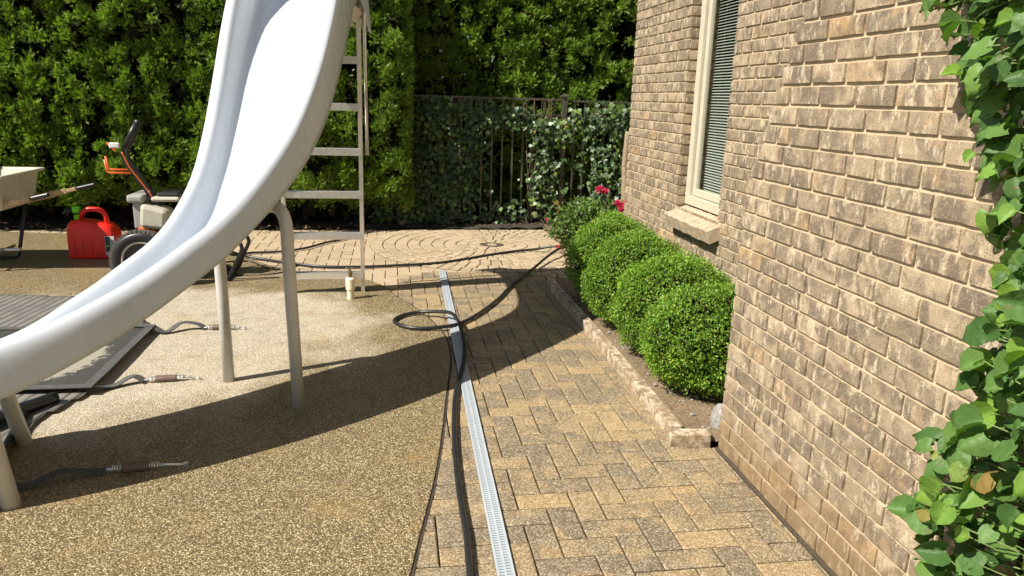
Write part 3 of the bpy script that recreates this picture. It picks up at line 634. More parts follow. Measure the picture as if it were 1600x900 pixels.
# ------------------------------------------------------------------ gas can
gx, gy = -2.735, 7.30
can = thing('fuel_can', 'red plastic fuel can with green and black spout standing by the machine wheel', 'fuel can', (gx, gy, 0))
V = []; NSg = 24
prof = [(0,.92),(.012,.99),(.03,1.0),(.20,1.0),(.25,.985),(.29,.93),(.325,.80),(.345,.62)]
for z, k in prof:
    for a in range(NSg):
        an = 2*math.pi*a/NSg; cx_, sy_ = math.cos(an), math.sin(an); pw = .35
        x = .215*k*math.copysign(abs(cx_)**pw, cx_); y = .125*(1-(1-k)*.6)*math.copysign(abs(sy_)**pw, sy_)
        # shoulders: left side higher
        zz = z + (.035*(-x/.215) if z > .2 else 0)
        V.append((gx+x, gy+y, zz+.001))
m_ = MB(); nr = len(prof); m_.add(V, [(i*NSg+a, i*NSg+(a+1)%NSg, (i+1)*NSg+(a+1)%NSg, (i+1)*NSg+a) for i in range(nr-1) for a in range(NSg)]+[tuple(range(NSg))[::-1], tuple((nr-1)*NSg+a for a in range(NSg))])
m_.build('body', M_red, can, smooth=True, sub=1)
for k in range(3): MB().box((gx-.15+k*.075, gy-.131, .06), (gx-.135+k*.075, gy-.122, .20)).build('rib', M_red, can, bevel=.004)
MB().box((gx-.20, gy-.128, .022), (gx+.20, gy-.119, .032)).build('rib', M_red, can, bevel=.003)
bent('handle', [(gx-.16,gy,.30),(gx-.06,gy,.455),(gx+.10,gy,.44),(gx+.13,gy,.25)], .022, M_red, can, .06)
MB().tube([(gx-.13,gy,.34),(gx-.135,gy,.40)], [.030,.027], 16).build('neck_ring', M_green, can, smooth=True)
nz = MB().tube([(gx-.135,gy,.39),(gx-.15,gy,.45)], [.022,.02], 12).build('spout', M_black, can, smooth=True)
MB().box((gx-.165,gy-.03,.415), (gx-.105,gy+.03,.475)).build('trigger', M_green, nz, bevel=.01)
MB().tube([(gx-.165,gy,.44),(gx-.215,gy,.435),(gx-.235,gy,.40)], [.024,.026,.018], 12).build('nozzle_cap', M_black, nz, smooth=True)
lb = MB().box((gx+.125,gy-.1285,.045), (gx+.205,gy-.1265,.22)).build('label', M_label, can)
MB().box((gx+.128,gy-.1300,.075), (gx+.170,gy-.1285,.215)).build('print', M_labeld, lb)
MB().box((gx+.132,gy-.1312,.125), (gx+.168,gy-.1302,.135)).build('print', M_green, lb)
for k in range(7): MB().box((gx+.177,gy-.1300,.085+k*.016), (gx+.200,gy-.1287,.092+k*.016)).build('print', M_labeld, lb)

# ------------------------------------------------------------------ wheelbarrow
wb = thing('wheelbarrow', 'wheelbarrow with beige tray and wooden handles with black grips at the hedge', 'wheelbarrow', (-3.6, 6.9, 0))
for ex, ey, ez in ((-2.80,6.62,.67), (-2.66,7.22,.685)):
    p = Vector((ex, ey, ez)); q = Vector((-4.7, 6.92+(ey-6.92)*.35, .19)); d = (q-p).normalized()
    hd = MB(); hd.beam(p+d*.16, p+d*.24, .028, .030); hd.beam(p+d*.24, p+d*.34, .032, .045); hd.beam(p+d*.34, q, .036, .055); hh = hd.build('handle', M_wood, wb, bevel=.004)
    MB().tube([p, p+d*.004, p+d*.145, p+d*.15], [.014,.019,.018,.016], 14).build('grip', M_black, hh, smooth=False)
tr = MB(); T0 = [(-3.13,6.55),(-3.13,7.27),(-4.5,7.27),(-4.5,6.55)]; T1 = [(-3.17,6.62),(-3.17,7.20),(-4.2,7.16),(-4.2,6.66)]
rimo = [(-3.09,6.51),(-3.09,7.31),(-4.55,7.31),(-4.55,6.51)]
def ringv(P, z): return [(x, y, z) for x, y in P]
T2 = [(a[0]*.97-.1, 6.91+(a[1]-6.91)*.96) for a in T0]; T3 = [(a[0]*.97-.11, 6.91+(a[1]-6.91)*.9) for a in T1]
tr.add(ringv(T1,.53)+ringv(T0,.80)+ringv(rimo,.80)+ringv(rimo,.828)+ringv(T2,.825)+ringv(T3,.55), [(3,2,1,0)]+[(k*4+i, k*4+(i+1)%4, (k+1)*4+(i+1)%4, (k+1)*4+i) for k in range(5) for i in range(4)]+[(20,21,22,23)])
tr.build('tray', M_tray, wb, bevel=.015)
for ey in (6.68, 7.15):
    bent('leg', [(-3.22,ey,.53),(-3.34,ey,.03),(-3.62,ey,.03),(-3.78,ey,.46)], .016, M_blackp, wb, .05)
MB().tube([(-3.36,6.68,.14),(-3.36,7.15,.14)], .012, 10).build('brace', M_alu, wb)
MB().tube([(-3.22,6.95,.145),(-3.55,6.97,.13)], .017, 10).build('brace', M_alu, wb)
wh = MB().lathe((-4.75,6.92,.19), [(.10,-.03),(.16,-.045),(.19,-.02),(.19,.02),(.16,.045),(.10,.03)], 28, 'y').build('wheel', M_black, wb, smooth=True)
MB().lathe((-4.75,6.92,.19), [(.03,-.035),(.10,-.028),(.10,.028),(.03,.035)], 24, 'y').build('rim', M_greyp, wh)
bk = thing('bucket', 'dark grey bucket resting in the beige wheelbarrow tray', 'bucket', (-3.5, 6.85, .55))
MB().lathe((-3.42,6.85,.57), [(.13,0),(.165,.27),(.175,.275),(.175,.29),(.155,.29),(.12,.02),(0,.02)], 24).build('pail', M_blackp, bk, smooth=False)
bent('bail', [(-3.42,6.68,.85),(-3.48,6.72,.90),(-3.50,6.85,.92),(-3.48,6.98,.90),(-3.42,7.02,.85)], .004, M_alu, bk, .03)

# ------------------------------------------------------------------ petrol machine behind the slide
mc_ = thing('power_sweeper', 'petrol machine with knobbly wheels, black handle and orange hook behind the slide', 'machine', (-1.8, 6.4, 0))
for wy in (6.12, 6.72):
    r_ = .225; c_ = (-1.96, wy, r_)
    ty_ = MB().lathe(c_, [(r_-.075,-.03),(r_-.05,-.046),(r_-.012,-.044),(r_,-.025),(r_,.025),(r_-.012,.044),(r_-.05,.046),(r_-.075,.03)], 48, 'y')
    wl_ = ty_.build('wheel', M_black, mc_, smooth=True)
    kn = MB()
    for k in range(44):
        a = 2*math.pi*k/44
        for s_, o_ in ((-1, 0), (1, .5), (0, .25)):
            aa = a+o_*2*math.pi/44; cx_, cz_ = c_[0]+(r_+.001)*math.cos(aa), c_[2]+(r_+.001)*math.sin(aa)
            d = Vector((math.cos(aa), 0, math.sin(aa)))
            kn.beam(Vector((cx_, wy+s_*.028, cz_))-d*.012, Vector((cx_, wy+s_*.028, cz_))+d*.014, .026, .016, up=(0,1,0))
    kn.build('tread', simple('dusty_rubber', (.10,.09,.075), .9), wl_)
    MB().lathe(c_, [(.0,-.035),(.04,-.035),(.045,-.02),(.12,-.012),(.142,-.036),(.152,-.036),(.152,.036),(.142,.036),(.12,.012),(.045,.02),(.04,.035),(0,.035)], 32, 'y').build('rim', M_cream, wl_)
MB().tube([(-1.96,6.1,.225),(-1.96,6.75,.225)], .014, 12).build('axle', M_greyp, mc_)
for yy in (6.27, 6.58):
    bent('frame_tube', [(-2.04,yy,.30),(-1.62,yy,.27),(-1.45,yy,.06),(-1.36,yy,.02),(-1.22,yy,.30),(-1.30,yy,.38),(-1.62,yy,.10)], .016, M_blackp, mc_, .06)
MB().tube([(-1.36,6.27,.022),(-1.36,6.58,.022)], .016, 12).build('frame_tube', M_blackp, mc_)
MB().box((-2.02,6.28,.30),(-1.62,6.58,.42)).build('engine_block', M_greyp, mc_, bevel=.02)
MB().box((-2.02,6.26,.40),(-1.93,6.30,.46)).build('orange_guard', M_orange, mc_, bevel=.01)
MB().box((-2.01,6.24,.34),(-1.88,6.28,.44)).build('orange_guard', M_orange, mc_, bevel=.012)
MB().box((-2.06,6.30,.44),(-1.98,6.56,.66)).build('radiator_housing', M_greyp, mc_, bevel=.015)
MB().add([(-2.0,6.22,.46),(-1.80,6.22,.44),(-1.78,6.22,.60),(-1.98,6.22,.655),(-2.0,6.45,.46),(-1.80,6.45,.44),(-1.78,6.45,.60),(-1.98,6.45,.655)], [(0,1,2,3),(4,7,6,5),(0,4,5,1),(1,5,6,2),(2,6,7,3),(3,7,4,0)]).build('fuel_tank', M_cream, mc_, bevel=.03)
MB().box((-2.09,6.26,.655),(-1.96,6.6,.72)).build('air_filter', M_greyp, mc_, bevel=.02)
MB().box((-1.92,6.30,.66),(-1.70,6.56,.70)).build('engine_cover', M_cream, mc_, bevel=.02)
MB().box((-1.88,6.32,.70),(-1.70,6.54,.735)).build('engine_cover', M_black, mc_, bevel=.03)
ha = bent('handle', [(-1.70,6.36,.42),(-1.90,6.36,.64),(-2.13,6.36,1.02),(-1.99,6.36,1.27)], .0155, M_blackp, mc_, .07)
bent('handle', [(-1.70,6.47,.42),(-1.90,6.47,.64),(-2.13,6.47,1.02),(-1.99,6.47,1.27)], .0155, M_blackp, mc_, .07)
MB().tube([(-2.09,6.36,1.09),(-1.985,6.36,1.28)], .022, 14).build('grip', M_black, ha, smooth=True)
MB().tube([(-1.985,6.36,1.28),(-1.985,6.47,1.28)], .02, 12).build('grip', M_black, ha, smooth=True)
MB().beam((-1.93,6.35,.69),(-1.79,6.35,.50), .045, .05).build('handle_bracket', M_blackp, ha, bevel=.006)
MB().lathe((-1.875,6.322,.60), [(.014,0),(.014,-.01),(0,-.013)], 10, 'y').build('bolt', M_alu, ha)
bent('hook', [(-2.06,6.40,.905),(-2.24,6.40,.905),(-2.255,6.40,1.01)], .008, M_orange, mc_, .02)
bent('hook', [(-2.06,6.34,.885),(-2.23,6.34,.885),(-2.245,6.34,.99)], .008, M_orange, mc_, .02)
MB().beam((-2.20,6.34,1.10),(-2.12,6.34,1.10), .03, .045).build('throttle', M_label, mc_, bevel=.01)
MB().beam((-2.215,6.34,1.12),(-2.155,6.34,1.06), .02, .018).build('throttle', M_orange, mc_, bevel=.004)
MB().tube(bendy([(-2.11,6.335,1.05),(-2.06,6.335,.93),(-1.95,6.335,.76),(-1.86,6.335,.60)], 6), .005, 8).build('cable', M_orange, mc_, smooth=True)

# ------------------------------------------------------------------ fence
fe = thing('metal_fence', 'dark metal picket fence overgrown with ivy behind the paving', 'fence', (1.6, 9.13, 0))
MB().box((-.3,9.115,1.535),(2.05,9.15,1.560)).build('rail', M_fence, fe, bevel=.003)
MB().box((-.3,9.115,1.345),(2.05,9.15,1.370)).build('rail', M_fence, fe, bevel=.003)
MB().box((-.3,9.115,.085),(2.05,9.15,.11)).build('rail', M_fence, fe, bevel=.003)
MB().box((2.13,9.115,1.525),(4.2,9.15,1.548)).build('rail', M_fence, fe, bevel=.003)
MB().box((2.13,9.115,1.345),(4.2,9.15,1.370)).build('rail', M_fence, fe, bevel=.003)
MB().box((2.13,9.115,.085),(4.2,9.15,.11)).build('rail', M_fence, fe, bevel=.003)
po = MB().box((2.062,9.100,0),(2.118,9.160,1.585)).build('post', M_fence, fe, bevel=.003)
MB().add([(2.045,9.085,1.585),(2.135,9.085,1.585),(2.135,9.175,1.585),(2.045,9.175,1.585),(2.045,9.085,1.60),(2.135,9.085,1.60),(2.135,9.175,1.60),(2.045,9.175,1.60),(2.09,9.13,1.625)], [(3,2,1,0),(0,1,5,4),(1,2,6,5),(2,3,7,6),(3,0,4,7),(4,5,8),(5,6,8),(6,7,8),(7,4,8)]).build('cap', M_fence, po)
x = -.2
while x < 4.1:
    if not 2.03 < x < 2.15: MB().box((x-.0095,9.123,.04),(x+.0095,9.142,1.538)).build('picket', M_fence, fe)
    x += .1275
wp = MB().tube([(2.83,8.86,0),(2.845,8.85,.4),(2.82,8.86,.8),(2.83,8.85,1.15),(2.835,8.85,1.2)], [.05,.045,.038,.036,.034], 12).build('wooden_post', M_palew, smooth=True)
tag(wp, 'short weathered wooden post between ivy and house corner', 'post')
ed = MB(); pts = bendy([(-.6,8.78,.01),(.2,8.86,.01),(1.0,9.0,.01),(1.6,9.02,.01),(2.0,8.93,.01)], 6); ed.tube(pts, .012, 8).build('lawn_edging', M_black); tag(bpy.data.objects['lawn_edging'], 'thin black plastic edging strip along the back of the paving', 'edging')

# ------------------------------------------------------------------ foliage
def spray_template(seed=0):
    """flat feathery conifer spray: a curved axis with paired narrow leaflets"""
    rg = np.random.default_rng(seed); V = []; Q = []
    def lobe(b, d, L, w_):
        s_ = np.array((d[1], -d[0], 0)); z = np.array((0, 0, rg.normal()*.10)); o = len(V)
        V.extend([b, b+d*L*.45+s_*w_+z*.5, b+d*L+z, b+d*L*.45-s_*w_+z*.5]); Q.append((o, o+1, o+2, o+3))
    for t in (.05, .24, .43, .62, .8):
        for sg in (-1, 1):
            a_ = R(48-14*t)*sg+rg.normal()*.12; L = .50*(1-.62*t)+rg.normal()*.03
            lobe(np.array((0, t, -.10*t*t)), np.array((math.sin(a_), math.cos(a_), 0)), L, .058)
    lobe(np.array((0, .0, 0)), np.array((0, 1., 0)), 1.12, .05)
    return np.array(V), np.array(Q)
SPV, SPQ = spray_template()
M_hedge = mat_leaf('hedge_foliage', [(0, (.06,.13,.015)), (.3, (.13,.235,.028)), (.6, (.23,.35,.045)), (.9, (.38,.48,.08)), (.965, (.34,.36,.10)), (.985, (.22,.10,.03)), (1, (.28,.12,.04))], .5, .36, .3)
def hedge(name, label, x0, x1, yf, z0, z1, per, seed, end=True, depth=1.1, rough=1.0):
    rg = np.random.default_rng(seed)
    root = thing(name, label, 'hedge', ((x0+x1)/2, yf+.6, 0))
    def surf(x, z):
        big = noise.noise(Vector((x*1.15, z*.45, seed)))*.13+noise.noise(Vector((x*3.4, z*2.2, seed+4)))*.09+noise.noise(Vector((x*9, z*7, seed+8)))*.055
        return yf+rough*big+.28*max(0, 1-(z-z0)/.35)**1.5
    allP, allD, allN, allS = [], [], [], []
    def emit(C0, Nf, m, rad, s0, s1):
        """m sprays round each tuft centre"""
        C0 = np.asarray(C0); Nf = np.asarray(Nf, float); k = len(C0); ci = np.repeat(np.arange(k), m); n = k*m
        off = unit(rg.normal(size=(n, 3))+Nf[ci]*1.0); rr = (rad*rg.uniform(.5, 1.3, k))[ci]*(.3+.7*rg.random(n))
        P = C0[ci]+off*rr[:, None]*np.array((1, .9, 1.25))
        D = unit(off*.7+np.array((0, 0, .55))+rg.normal(size=(n, 3))*.42); Nn = unit(rg.normal(size=(n, 3))*np.array((1.1, .6, .35))+Nf[ci]*.35+np.array((-.25, 0, .1)))
        allP.append(P); allD.append(D); allN.append(Nn); allS.append(rg.uniform(s0, s1, n)*np.repeat(rg.uniform(.8, 1.2, k), m))
    A = (x1-x0)*(z1-z0)
    X = rg.uniform(x0, x1, int(A*88)); Z = z0+(z1-z0)*rg.random(len(X)); Y = np.array([surf(x, z) for x, z in zip(X, Z)])
    emit(np.stack([X, Y+rg.normal(size=len(X))*.035, Z], 1), np.tile((0, -1, .2), (len(X), 1)), int(per*.42), .08, .034, .062)
    X = rg.uniform(x0, x1, int(A*14)); Z = z0+(z1-z0)*rg.random(len(X)); Y = np.array([surf(x, z) for x, z in zip(X, Z)])-.05
    emit(np.stack([X, Y+rg.normal(size=len(X))*.03, Z], 1), np.tile((0, -1, .35), (len(X), 1)), int(per*.55), .085, .036, .066)
    if end:
        k = int(depth*(z1-z0)*75); Y = yf+rg.uniform(.02, depth, k); Z = z0+(z1-z0)*rg.random(k)
        X = x1+np.array([noise.noise(Vector((y*2, z*1.2, seed+9)))*.08 for y, z in zip(Y, Z)]); emit(np.stack([X, Y, Z], 1), np.tile((1, 0, .2), (k, 1)), int(per*.42), .07, .042, .075)
        k = int(depth*1.4*60); emit(np.stack([x1-rg.random(k)*1.4, yf+rg.uniform(.02, depth, k), z1+rg.normal(size=k)*.02], 1), np.tile((0, 0, 1), (k, 1)), int(per*.42), .06, .042, .075)
    V, Q = scatter(SPV, SPQ, np.concatenate(allP), np.concatenate(allD), np.concatenate(allN), np.concatenate(allS))
    np_mesh('foliage', V, Q, M_hedge, root)
    k = int((x1-x0)/.55)+1
    for q in range(k):
        x = x0+.25+(x1-x0-.4)*q/max(1, k-1); y = yf+.62
        tr_ = MB().tube([(x, y, 0), (x+.03, y+.02, .9), (x-.02, y, 2.0), (x, y, z1-.1)], [.045,.04,.03,.012], 8); br = tr_
        for b_ in range(30):
            z = .35+(z1-.5)*rg.random(); a_ = rg.uniform(0, 2*math.pi); L = rg.uniform(.25, .5)
            d = Vector((math.cos(a_), math.sin(a_), .35)); p = Vector((x, y, z)); br.tube([p, p+d*L*.5+Vector((0,0,.02)), p+d*L], [.010,.007,.003], 4)
        tr_.build('trunk', M_bark, root, smooth=True)
    nI = int((x1-x0)*z1*1500); P = np.stack([rg.uniform(x0, x1-.1*end, nI), yf+.22+rg.random(nI)*(depth-.35), .02+(z1-.05)*rg.random(nI)], 1); low = P[:,2] < z0+.1; P[low,1] = yf+.5+rg.random(int(low.sum()))*.6
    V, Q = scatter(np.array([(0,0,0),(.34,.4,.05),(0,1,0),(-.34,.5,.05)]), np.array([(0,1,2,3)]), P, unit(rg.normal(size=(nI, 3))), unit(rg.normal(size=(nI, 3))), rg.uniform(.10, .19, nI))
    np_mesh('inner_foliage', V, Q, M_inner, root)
    return root
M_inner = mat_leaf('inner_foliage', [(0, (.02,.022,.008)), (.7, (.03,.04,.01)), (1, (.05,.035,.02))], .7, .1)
hedge('cedar_hedge', 'tall clipped cedar hedge running behind the fuel can and slide', -5.4, .13, 8.60, .27, 3.08, 118, 1)
hedge('cedar_hedge', 'tall clipped cedar hedge rising behind the metal fence', -.3, 4.6, 9.42, .15, 3.6, 116, 5, end=False, rough=.32)

# boxwood
def leaf_tmpl(w_=.3, fold=.12):
    V = np.array([(0,0,0),(w_,.45,fold),(0,1,0),(-w_,.45,fold),(0,.5,-.02)]); return V, np.array([(0,1,2,4),(0,4,2,3)])
BLV, BLQ = leaf_tmpl()
M_box = mat_leaf('boxwood_leaf', [(0, (.08,.17,.02)), (.35, (.15,.30,.03)), (.7, (.25,.42,.045)), (.93, (.38,.52,.07)), (.985, (.30,.30,.05)), (1, (.35,.16,.05))], .5, .3, .35)
def boxwood(c, r, label, seed):
    rg = np.random.default_rng(seed); root = thing('boxwood_shrub', label, 'shrub', (c[0], c[1], 0), 'clipped boxwood balls in the bed along the house wall')
    n = 27000; d = unit(rg.normal(size=(n, 3))); pw = 1.0
    dd = np.sign(d)*np.abs(d)**pw
    ph = seed*3.1
    lump = np.array([noise.noise(Vector((a*2.4+ph, b*2.4, c_*2.4)))*.12+noise.noise(Vector((a*7+ph, b*7, c_*7)))*.10 for a, b, c_ in d])
    layer = rg.random(n); k = (1+lump-.16*layer**1.6+.02*rg.normal(size=n))
    P = np.array(c)+dd*np.array(r)*k[:,None]; ok = P[:,2] > .055+.05*rg.random(n); ok &= P[:,0] < 2.068
    P, d, n = P[ok], d[ok], int(ok.sum())
    D = unit(d*.7+rg.normal(size=(n, 3))*.6+np.array((0,0,.25))); Nn = unit(d*1.0+rg.normal(size=(n, 3))*.55)
    V, Q = scatter(BLV, BLQ, P, D, Nn, rg.uniform(.011, .020, n)); np_mesh('foliage', V, Q, M_box, root)
    tk = MB()
    for k in range(16):
        a = rg.uniform(0, 2*math.pi); e = Vector((c[0]+math.cos(a)*r[0]*.75, c[1]+math.sin(a)*r[1]*.75, c[2]+rg.uniform(-.1, .2)))
        tk.tube([(c[0]+math.cos(a)*.03, c[1]+math.sin(a)*.03, 0), Vector((c[0], c[1], c[2]*.5)).lerp(e, .45), e], [.010,.007,.003], 5)
    tk.build('stems', M_bark, root)
    # leafy heart
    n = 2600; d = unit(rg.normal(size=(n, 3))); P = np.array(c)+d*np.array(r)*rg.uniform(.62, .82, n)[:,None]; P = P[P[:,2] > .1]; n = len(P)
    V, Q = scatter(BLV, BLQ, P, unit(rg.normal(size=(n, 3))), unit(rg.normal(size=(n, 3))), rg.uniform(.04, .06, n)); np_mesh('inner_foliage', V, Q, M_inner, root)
boxwood((1.68,3.60,.31), (.36,.325,.30), 'clipped boxwood ball nearest the camera beside the chimney corner and rock', 11)
boxwood((1.69,4.17,.33), (.365,.325,.325), 'second clipped boxwood ball, just left of and behind the nearest one', 12)
boxwood((1.67,4.78,.335), (.37,.335,.335), 'third clipped boxwood ball from the camera, below the window sill', 13)
boxwood((1.69,5.42,.35), (.36,.37,.35), 'farthest clipped boxwood ball, next to the rose bush', 14)
# rock and pebbles
def rock(c, r, name, label):
    import bmesh
    bm = bmesh.new(); bmesh.ops.create_icosphere(bm, subdivisions=3, radius=1)
    for v_ in bm.verts:
        k = 1+.18*noise.noise(v_.co*1.6+Vector(c)*9)+.05*noise.noise(v_.co*6); v_.co = Vector((v_.co.x*r[0]*k, v_.co.y*r[1]*k, v_.co.z*r[2]*k))
    me = bpy.data.meshes.new(name); bm.to_mesh(me); bm.free(); me.materials.append(M_rock); me.polygons.foreach_set('use_smooth', [True]*len(me.polygons))
    o = bpy.data.objects.new(name, me); C.objects.link(o); o.location = c; return tag(o, label, 'rock')
rock((1.575,3.13,.06), (.055,.06,.09), 'garden_rock', 'pale speckled rock leaning at the chimney corner by the nearest boxwood')
m_ = MB(); 
for k in range(260):
    x, y = RNG.uniform(1.4, 2.0), RNG.uniform(3.02, 6.1); s_ = RNG.uniform(.004, .014); m_.lathe((x, y, .03), [(s_*.6,-.004),(s_,s_*.3),(s_*.6,s_*.8),(0,s_)], 6)
tag(m_.build('soil_pebbles', M_rock, smooth=False), 'small pebbles and clods scattered over the soil of the bed', 'pebbles', kind='stuff')

# rose bush
rb = thing('rose_bush', 'rose bush with pink blooms between farthest boxwood and ivy fence', 'rose bush', (2.0, 7.2, 0))
M_rose = mat_leaf('rose_leaf', [(0, (.04,.09,.02)), (.4, (.09,.17,.03)), (.8, (.16,.25,.05)), (.97, (.16,.2,.06)), (1, (.25,.1,.04))], .4, .25)
rg = np.random.default_rng(3); n = 4200; d = unit(rg.normal(size=(n, 3))); k = rg.uniform(.55, 1.05, n)*(1+.25*np.array([noise.noise(Vector((*(a*2.5),))) for a in d]))
P = np.array((2.02,7.2,.31))+d*np.array((.46,.36,.27))*k[:,None]; P[:,2] = np.maximum(P[:,2], .05+.1*rg.random(n))
V, Q = scatter(BLV*np.array((1.3,1,1)), BLQ, P, unit(d*.6+rg.normal(size=(n,3))*.6), unit(d*.6+rg.normal(size=(n,3))*.7+np.array((-.3,0,.4))), rg.uniform(.028,.05,n)); np_mesh('foliage', V, Q, M_rose, rb)
cn = MB()
for k in range(22):
    a = rg.uniform(0, 6.28); e = Vector((2.02+.35*math.cos(a), 7.2+.3*math.sin(a), rg.uniform(.3, .62))); cn.tube([(2.02+.05*math.cos(a), 7.2+.05*math.sin(a), 0), (2.02+.18*math.cos(a), 7.2+.15*math.sin(a), e.z*.6), e], [.009,.006,.003], 5)
for e in ((2.05,7.1,.70),(2.17,6.92,.585),(2.19,6.9,.52)): cn.tube([(2.02,7.2,0),(2.1,7.15,.35),e], [.009,.006,.003], 5)
cn.build('canes', M_bark, rb)
for (x, y, z, s_) in ((2.02,7.1,.70,.042),(2.08,7.1,.685,.036),(2.15,6.90,.60,.032),(2.185,6.88,.56,.046),(2.23,6.9,.59,.038),(2.19,6.87,.53,.036),(1.5,7.1,.40,.016)):
    n = 46; d = unit(rg.normal(size=(n,3))+np.array((-.2,-.4,.5))); P = np.array((x,y,z))+d*s_*.35
    V, Q = scatter(BLV*np.array((2.0,1,1.5)), BLQ, P, unit(d+rg.normal(size=(n,3))*.3), unit(rg.normal(size=(n,3))), np.full(n, s_*.75)); np_mesh('bloom', V, Q, M_petal, rb)

# ivy on the fence
def ivy_tmpl():
    out = [(0,0),(.22,-.10),(.48,.02),(.36,.26),(.56,.50),(.27,.58),(.10,.80),(0,1.02),(-.10,.80),(-.27,.58),(-.56,.50),(-.36,.26),(-.48,.02),(-.22,-.10)]
    V = [(x, y, .10*abs(x)-.12*(y-.5)**2) for x, y in out]+[(0,.35,.0)]; n = len(out); Q = []
    for i in range(0, n, 2): Q.append((n, (i)%n, (i+1)%n, (i+2)%n))
    return np.array(V), np.array(Q)
IV, IQ = ivy_tmpl()
M_ivy = mat_leaf('ivy_leaf', [(0, (.03,.06,.02)), (.35, (.055,.10,.032)), (.7, (.10,.165,.055)), (.92, (.17,.25,.08)), (.985, (.2,.3,.04)), (1, (.3,.14,.03))], .42, .2, .5)
iv = thing('ivy', 'ivy with lobed leaves climbing over the metal fence', 'ivy', (1.6, 9.1, 0))
rg = np.random.default_rng(21); P = []
def dens(x, z):
    q = noise.noise(Vector((x*3, z*2.6, 7)))*.5+noise.noise(Vector((x*8, z*7, 2)))*.35
    v = 0
    if x < 1.05: v = 1.3+.5*q
    elif x < 1.2: v = .4+q*.7
    if z > 1.2 and x > 1.0: v = max(v, .75+q-(z > 1.47)*.8-(1.7 < x < 2.12 and z > 1.34)*.9)
    if 1.62 < x < 2.2 and z < 1.34: v = max(v, .5+1.2*q-abs(x-1.9)*.5)
    if 1.2 < x <= 1.62: v = max(v, -.05+.45*q+(.5 if z < .35 else 0))
    if x > 2.45: v = max(v, (.8 if z < 1.0 else .35)+q)
    if 2.2 <= x <= 2.45: v = max(v, .12+q*.6)
    return v
while len(P) < 4300:
    x, z = rg.uniform(-.25, 3.2), rg.uniform(.05, 1.55)
    if rg.random() < dens(x, z): P.append((x, 9.10-abs(rg.normal())*.10*(.45 if x < 1.3 else .7), z))
P = np.array(P); n = len(P)
D = unit(np.stack([rg.normal(size=n)*.55, -.25+rg.normal(size=n)*.25, -1+rg.normal(size=n)*.35], 1)); Nn = unit(np.stack([-.45+rg.normal(size=n)*.45, -1+rg.normal(size=n)*.3, .45+rg.normal(size=n)*.4], 1))
V, Q = scatter(IV, IQ, P, D, Nn, rg.uniform(.03, .066, n)); np_mesh('leaves', V, Q, M_ivy, iv)
st = MB()
for k in range(20):
    x = rg.uniform(-.1, 1.1) if k < 11 else rg.choice([1.68, 1.85, 2.0, 2.7])+rg.normal()*.05; z = 0; pts = [(x, 9.10, 0)]
    while z < 1.5: z += .12; x += rg.normal()*.025; pts.append((x, 9.10+rg.normal()*.012, z))
    st.tube(pts, list(np.linspace(.006, .003, len(pts))), 5)
st.build('stems', simple('ivy_stem', (.16,.11,.07), .9), iv)

# climbing vine on the house wall
def big_leaf(cup=.10, bend=.16, skew=0.0, wmul=1.0):
    nr_, ncol = 12, 7; V = []
    for i in range(nr_+1):
        t = i/nr_; wd = .43*(math.sin(math.pi*min(1, t*1.02+.10)**.80))**.75 if t < .98 else .0
        wd = max(wd, 0)*wmul; serr = 1+(.03 if i % 2 else -.02)
        for j in range(ncol):
            u = -1+2*j/(ncol-1); x = u*wd*(serr if abs(u) > .9 else 1)
            y = t-(.10*abs(u)**1.5*(1-t)**2 if t < .5 else 0)-.05*abs(u)*(1 if i else 0)
            x += skew*(t*t); z = cup*abs(u)**1.3*wd*2-bend*(t-.3)**2*(1+skew*u*3)-.035*math.cos(t*math.pi*5)*abs(u)*.5+.02*math.sin(i*2.1+j)
            V.append((x, y, z))
    Q = [(i*ncol+j, i*ncol+j+1, (i+1)*ncol+j+1, (i+1)*ncol+j) for i in range(nr_) for j in range(ncol-1)]
    return np.array(V), np.array(Q)
TL = [big_leaf(), big_leaf(.45, .1, .06), big_leaf(.02, .55, -.08, .9), big_leaf(-.35, .35, .1, 1.05), big_leaf(.7, .3, -.05, .85)]; LQ = TL[0][1]
def mat_vine():
    m, nt, b = new_mat('vine_leaf'); r = island(nt); v = coords(nt)
    c = ramp(nt, r, [(0, (.05,.115,.028)), (.4, (.085,.17,.04)), (.75, (.12,.22,.05)), (.9, (.19,.33,.045)), (.97, (.17,.28,.04)), (.99, (.17,.25,.05)), (1, (.26,.13,.04))])
    n1 = tex_noise(nt, v, 55, 5, .6); c = mix(nt, ramp(nt, n1, [(.56, 0), (.72, .35)]), c, (.20,.24,.12))
    n2 = tex_noise(nt, v, 16, 3, .6); c = mix(nt, ramp(nt, n2, [(.64, 0), (.70, .55)]), c, (.12,.09,.035))
    nt.links.new(c, b.inputs['Base Color']); b.inputs['Roughness'].default_value = .5; b.inputs['Specular IOR Level'].default_value = .35; bump(nt, b, n1, .6, .005)
    t_ = nt.nodes.new('ShaderNodeBsdfTranslucent'); nt.links.new(mix(nt, 1, c, (1.3,1.7,.5), 'MULTIPLY'), t_.inputs[0]); ms = nt.nodes.new('ShaderNodeMixShader'); ms.inputs[0].default_value = .25
    nt.links.new(b.outputs[0], ms.inputs[1]); nt.links.new(t_.outputs[0], ms.inputs[2]); nt.links.new(ms.outputs[0], nt.nodes['Material Output'].inputs[0]); return m
vine = thing('climbing_vine', 'leafy green climbing vine growing up the near house wall', 'vine', (1.4, 1.3, 0))
rg = np.random.default_rng(33)
zb = np.array([0,.2,.37,.53,.62,.75,.83,.95,1.12,1.3,1.46,1.62,1.79,2.0,2.4]); yb = np.array([1.30,1.31,1.36,1.47,1.50,1.47,1.41,1.38,1.36,1.40,1.45,1.50,1.66,1.72,1.74])
P, D, Nn, S = [], [], [], []; pet = MB()
M_stem = simple('vine_stem', (.13,.19,.05), .5, 0, .2, 20)
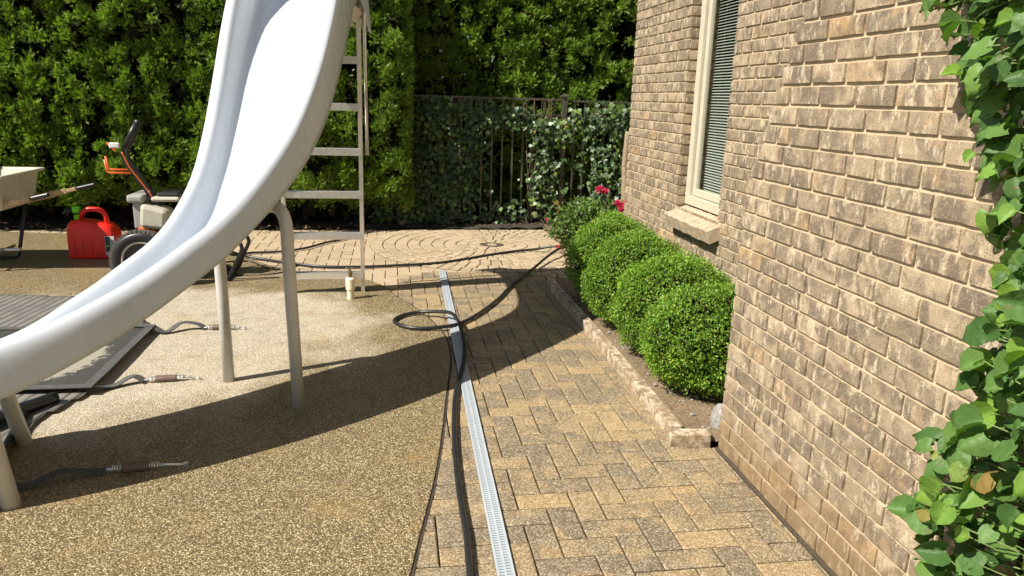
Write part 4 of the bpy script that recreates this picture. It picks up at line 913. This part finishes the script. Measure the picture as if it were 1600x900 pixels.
nleaf = 1300
for k in range(nleaf):
    z = rg.uniform(.02, 2.35); ye = np.interp(z, zb, yb); y = ye-rg.random()**1.25*.62
    if rg.random() < .14: y = ye+.05-rg.random()*.10
    ou = rg.random(); x = 1.455-.03-(.19 if z < 1.6 else .22)*ou*(1 if y < ye-.08 else .75)
    s_ = rg.uniform(.048, .082) if rg.random() < .72 else rg.uniform(.032, .05)
    if z < .45 and rg.random() < .6: s_ *= .72
    d = np.array((-.25+rg.normal()*.25, .55+rg.normal()*.45, -.55+rg.normal()*.40)); n_ = np.array((-.85+rg.normal()*.3, -.15+rg.normal()*.35, .75+rg.normal()*.35))
    d /= np.linalg.norm(d); P.append((x, y, z)); D.append(d); Nn.append(n_); S.append(s_)
    if k % 2 == 0:
        b_ = Vector((1.45, y-.12-.12*rg.random(), z-.02+.06*rg.normal())); p_ = Vector((x, y, z)); pet.tube([b_, (b_+p_)/2+Vector((-.02,0,.015)), p_, p_+Vector(d)*s_*.15], [.0021,.0018,.0016,.0010], 5)
P, D, Nn, S = map(np.array, (P, D, Nn, S)); kk = rg.integers(0, 5, len(P)); Vs, Qs, off_ = [], [], 0
for q in range(5):
    V, Q = scatter(TL[q][0], LQ, P[kk == q], D[kk == q], Nn[kk == q], S[kk == q]); Vs.append(V); Qs.append(Q+off_); off_ += len(V)
np_mesh('leaves', np.concatenate(Vs), np.concatenate(Qs), mat_vine(), vine, smooth=True)
pet.build('petioles', M_stem, vine, smooth=True)
st = MB()
for k in range(9):
    y = 1.3-.09*k+.03; z = 0; pts = [(1.455, y, 0)]
    while z < 2.4: z += .1; y += rg.normal()*.02; pts.append((1.452+rg.normal()*.004, y, z))
    st.tube(pts, list(np.linspace(.009, .004, len(pts))), 6)
st.build('stems', M_bark, vine, smooth=True)

# leaf litter under the hedge and beds
n = 1400; P = np.stack([RNG.uniform(-5, 3, n), RNG.uniform(8.5, 9.5, n), np.full(n, .04)], 1); P[:,1] = np.where(P[:,0] > -.5, P[:,1]+.25, P[:,1]); P[:,2] += .02*RNG.random(n)
V, Q = scatter(BLV, BLQ, P, unit(RNG.normal(size=(n,3))*np.array((1,1,.2))), unit(RNG.normal(size=(n,3))*.4+np.array((0,0,1))), RNG.uniform(.02,.045,n))
tag(np_mesh('leaf_litter', V, Q, simple('dry_leaf', (.16,.09,.04), .9, 0, .4, 4)), 'dry fallen leaves lying under the hedges', 'leaf litter', kind='stuff')
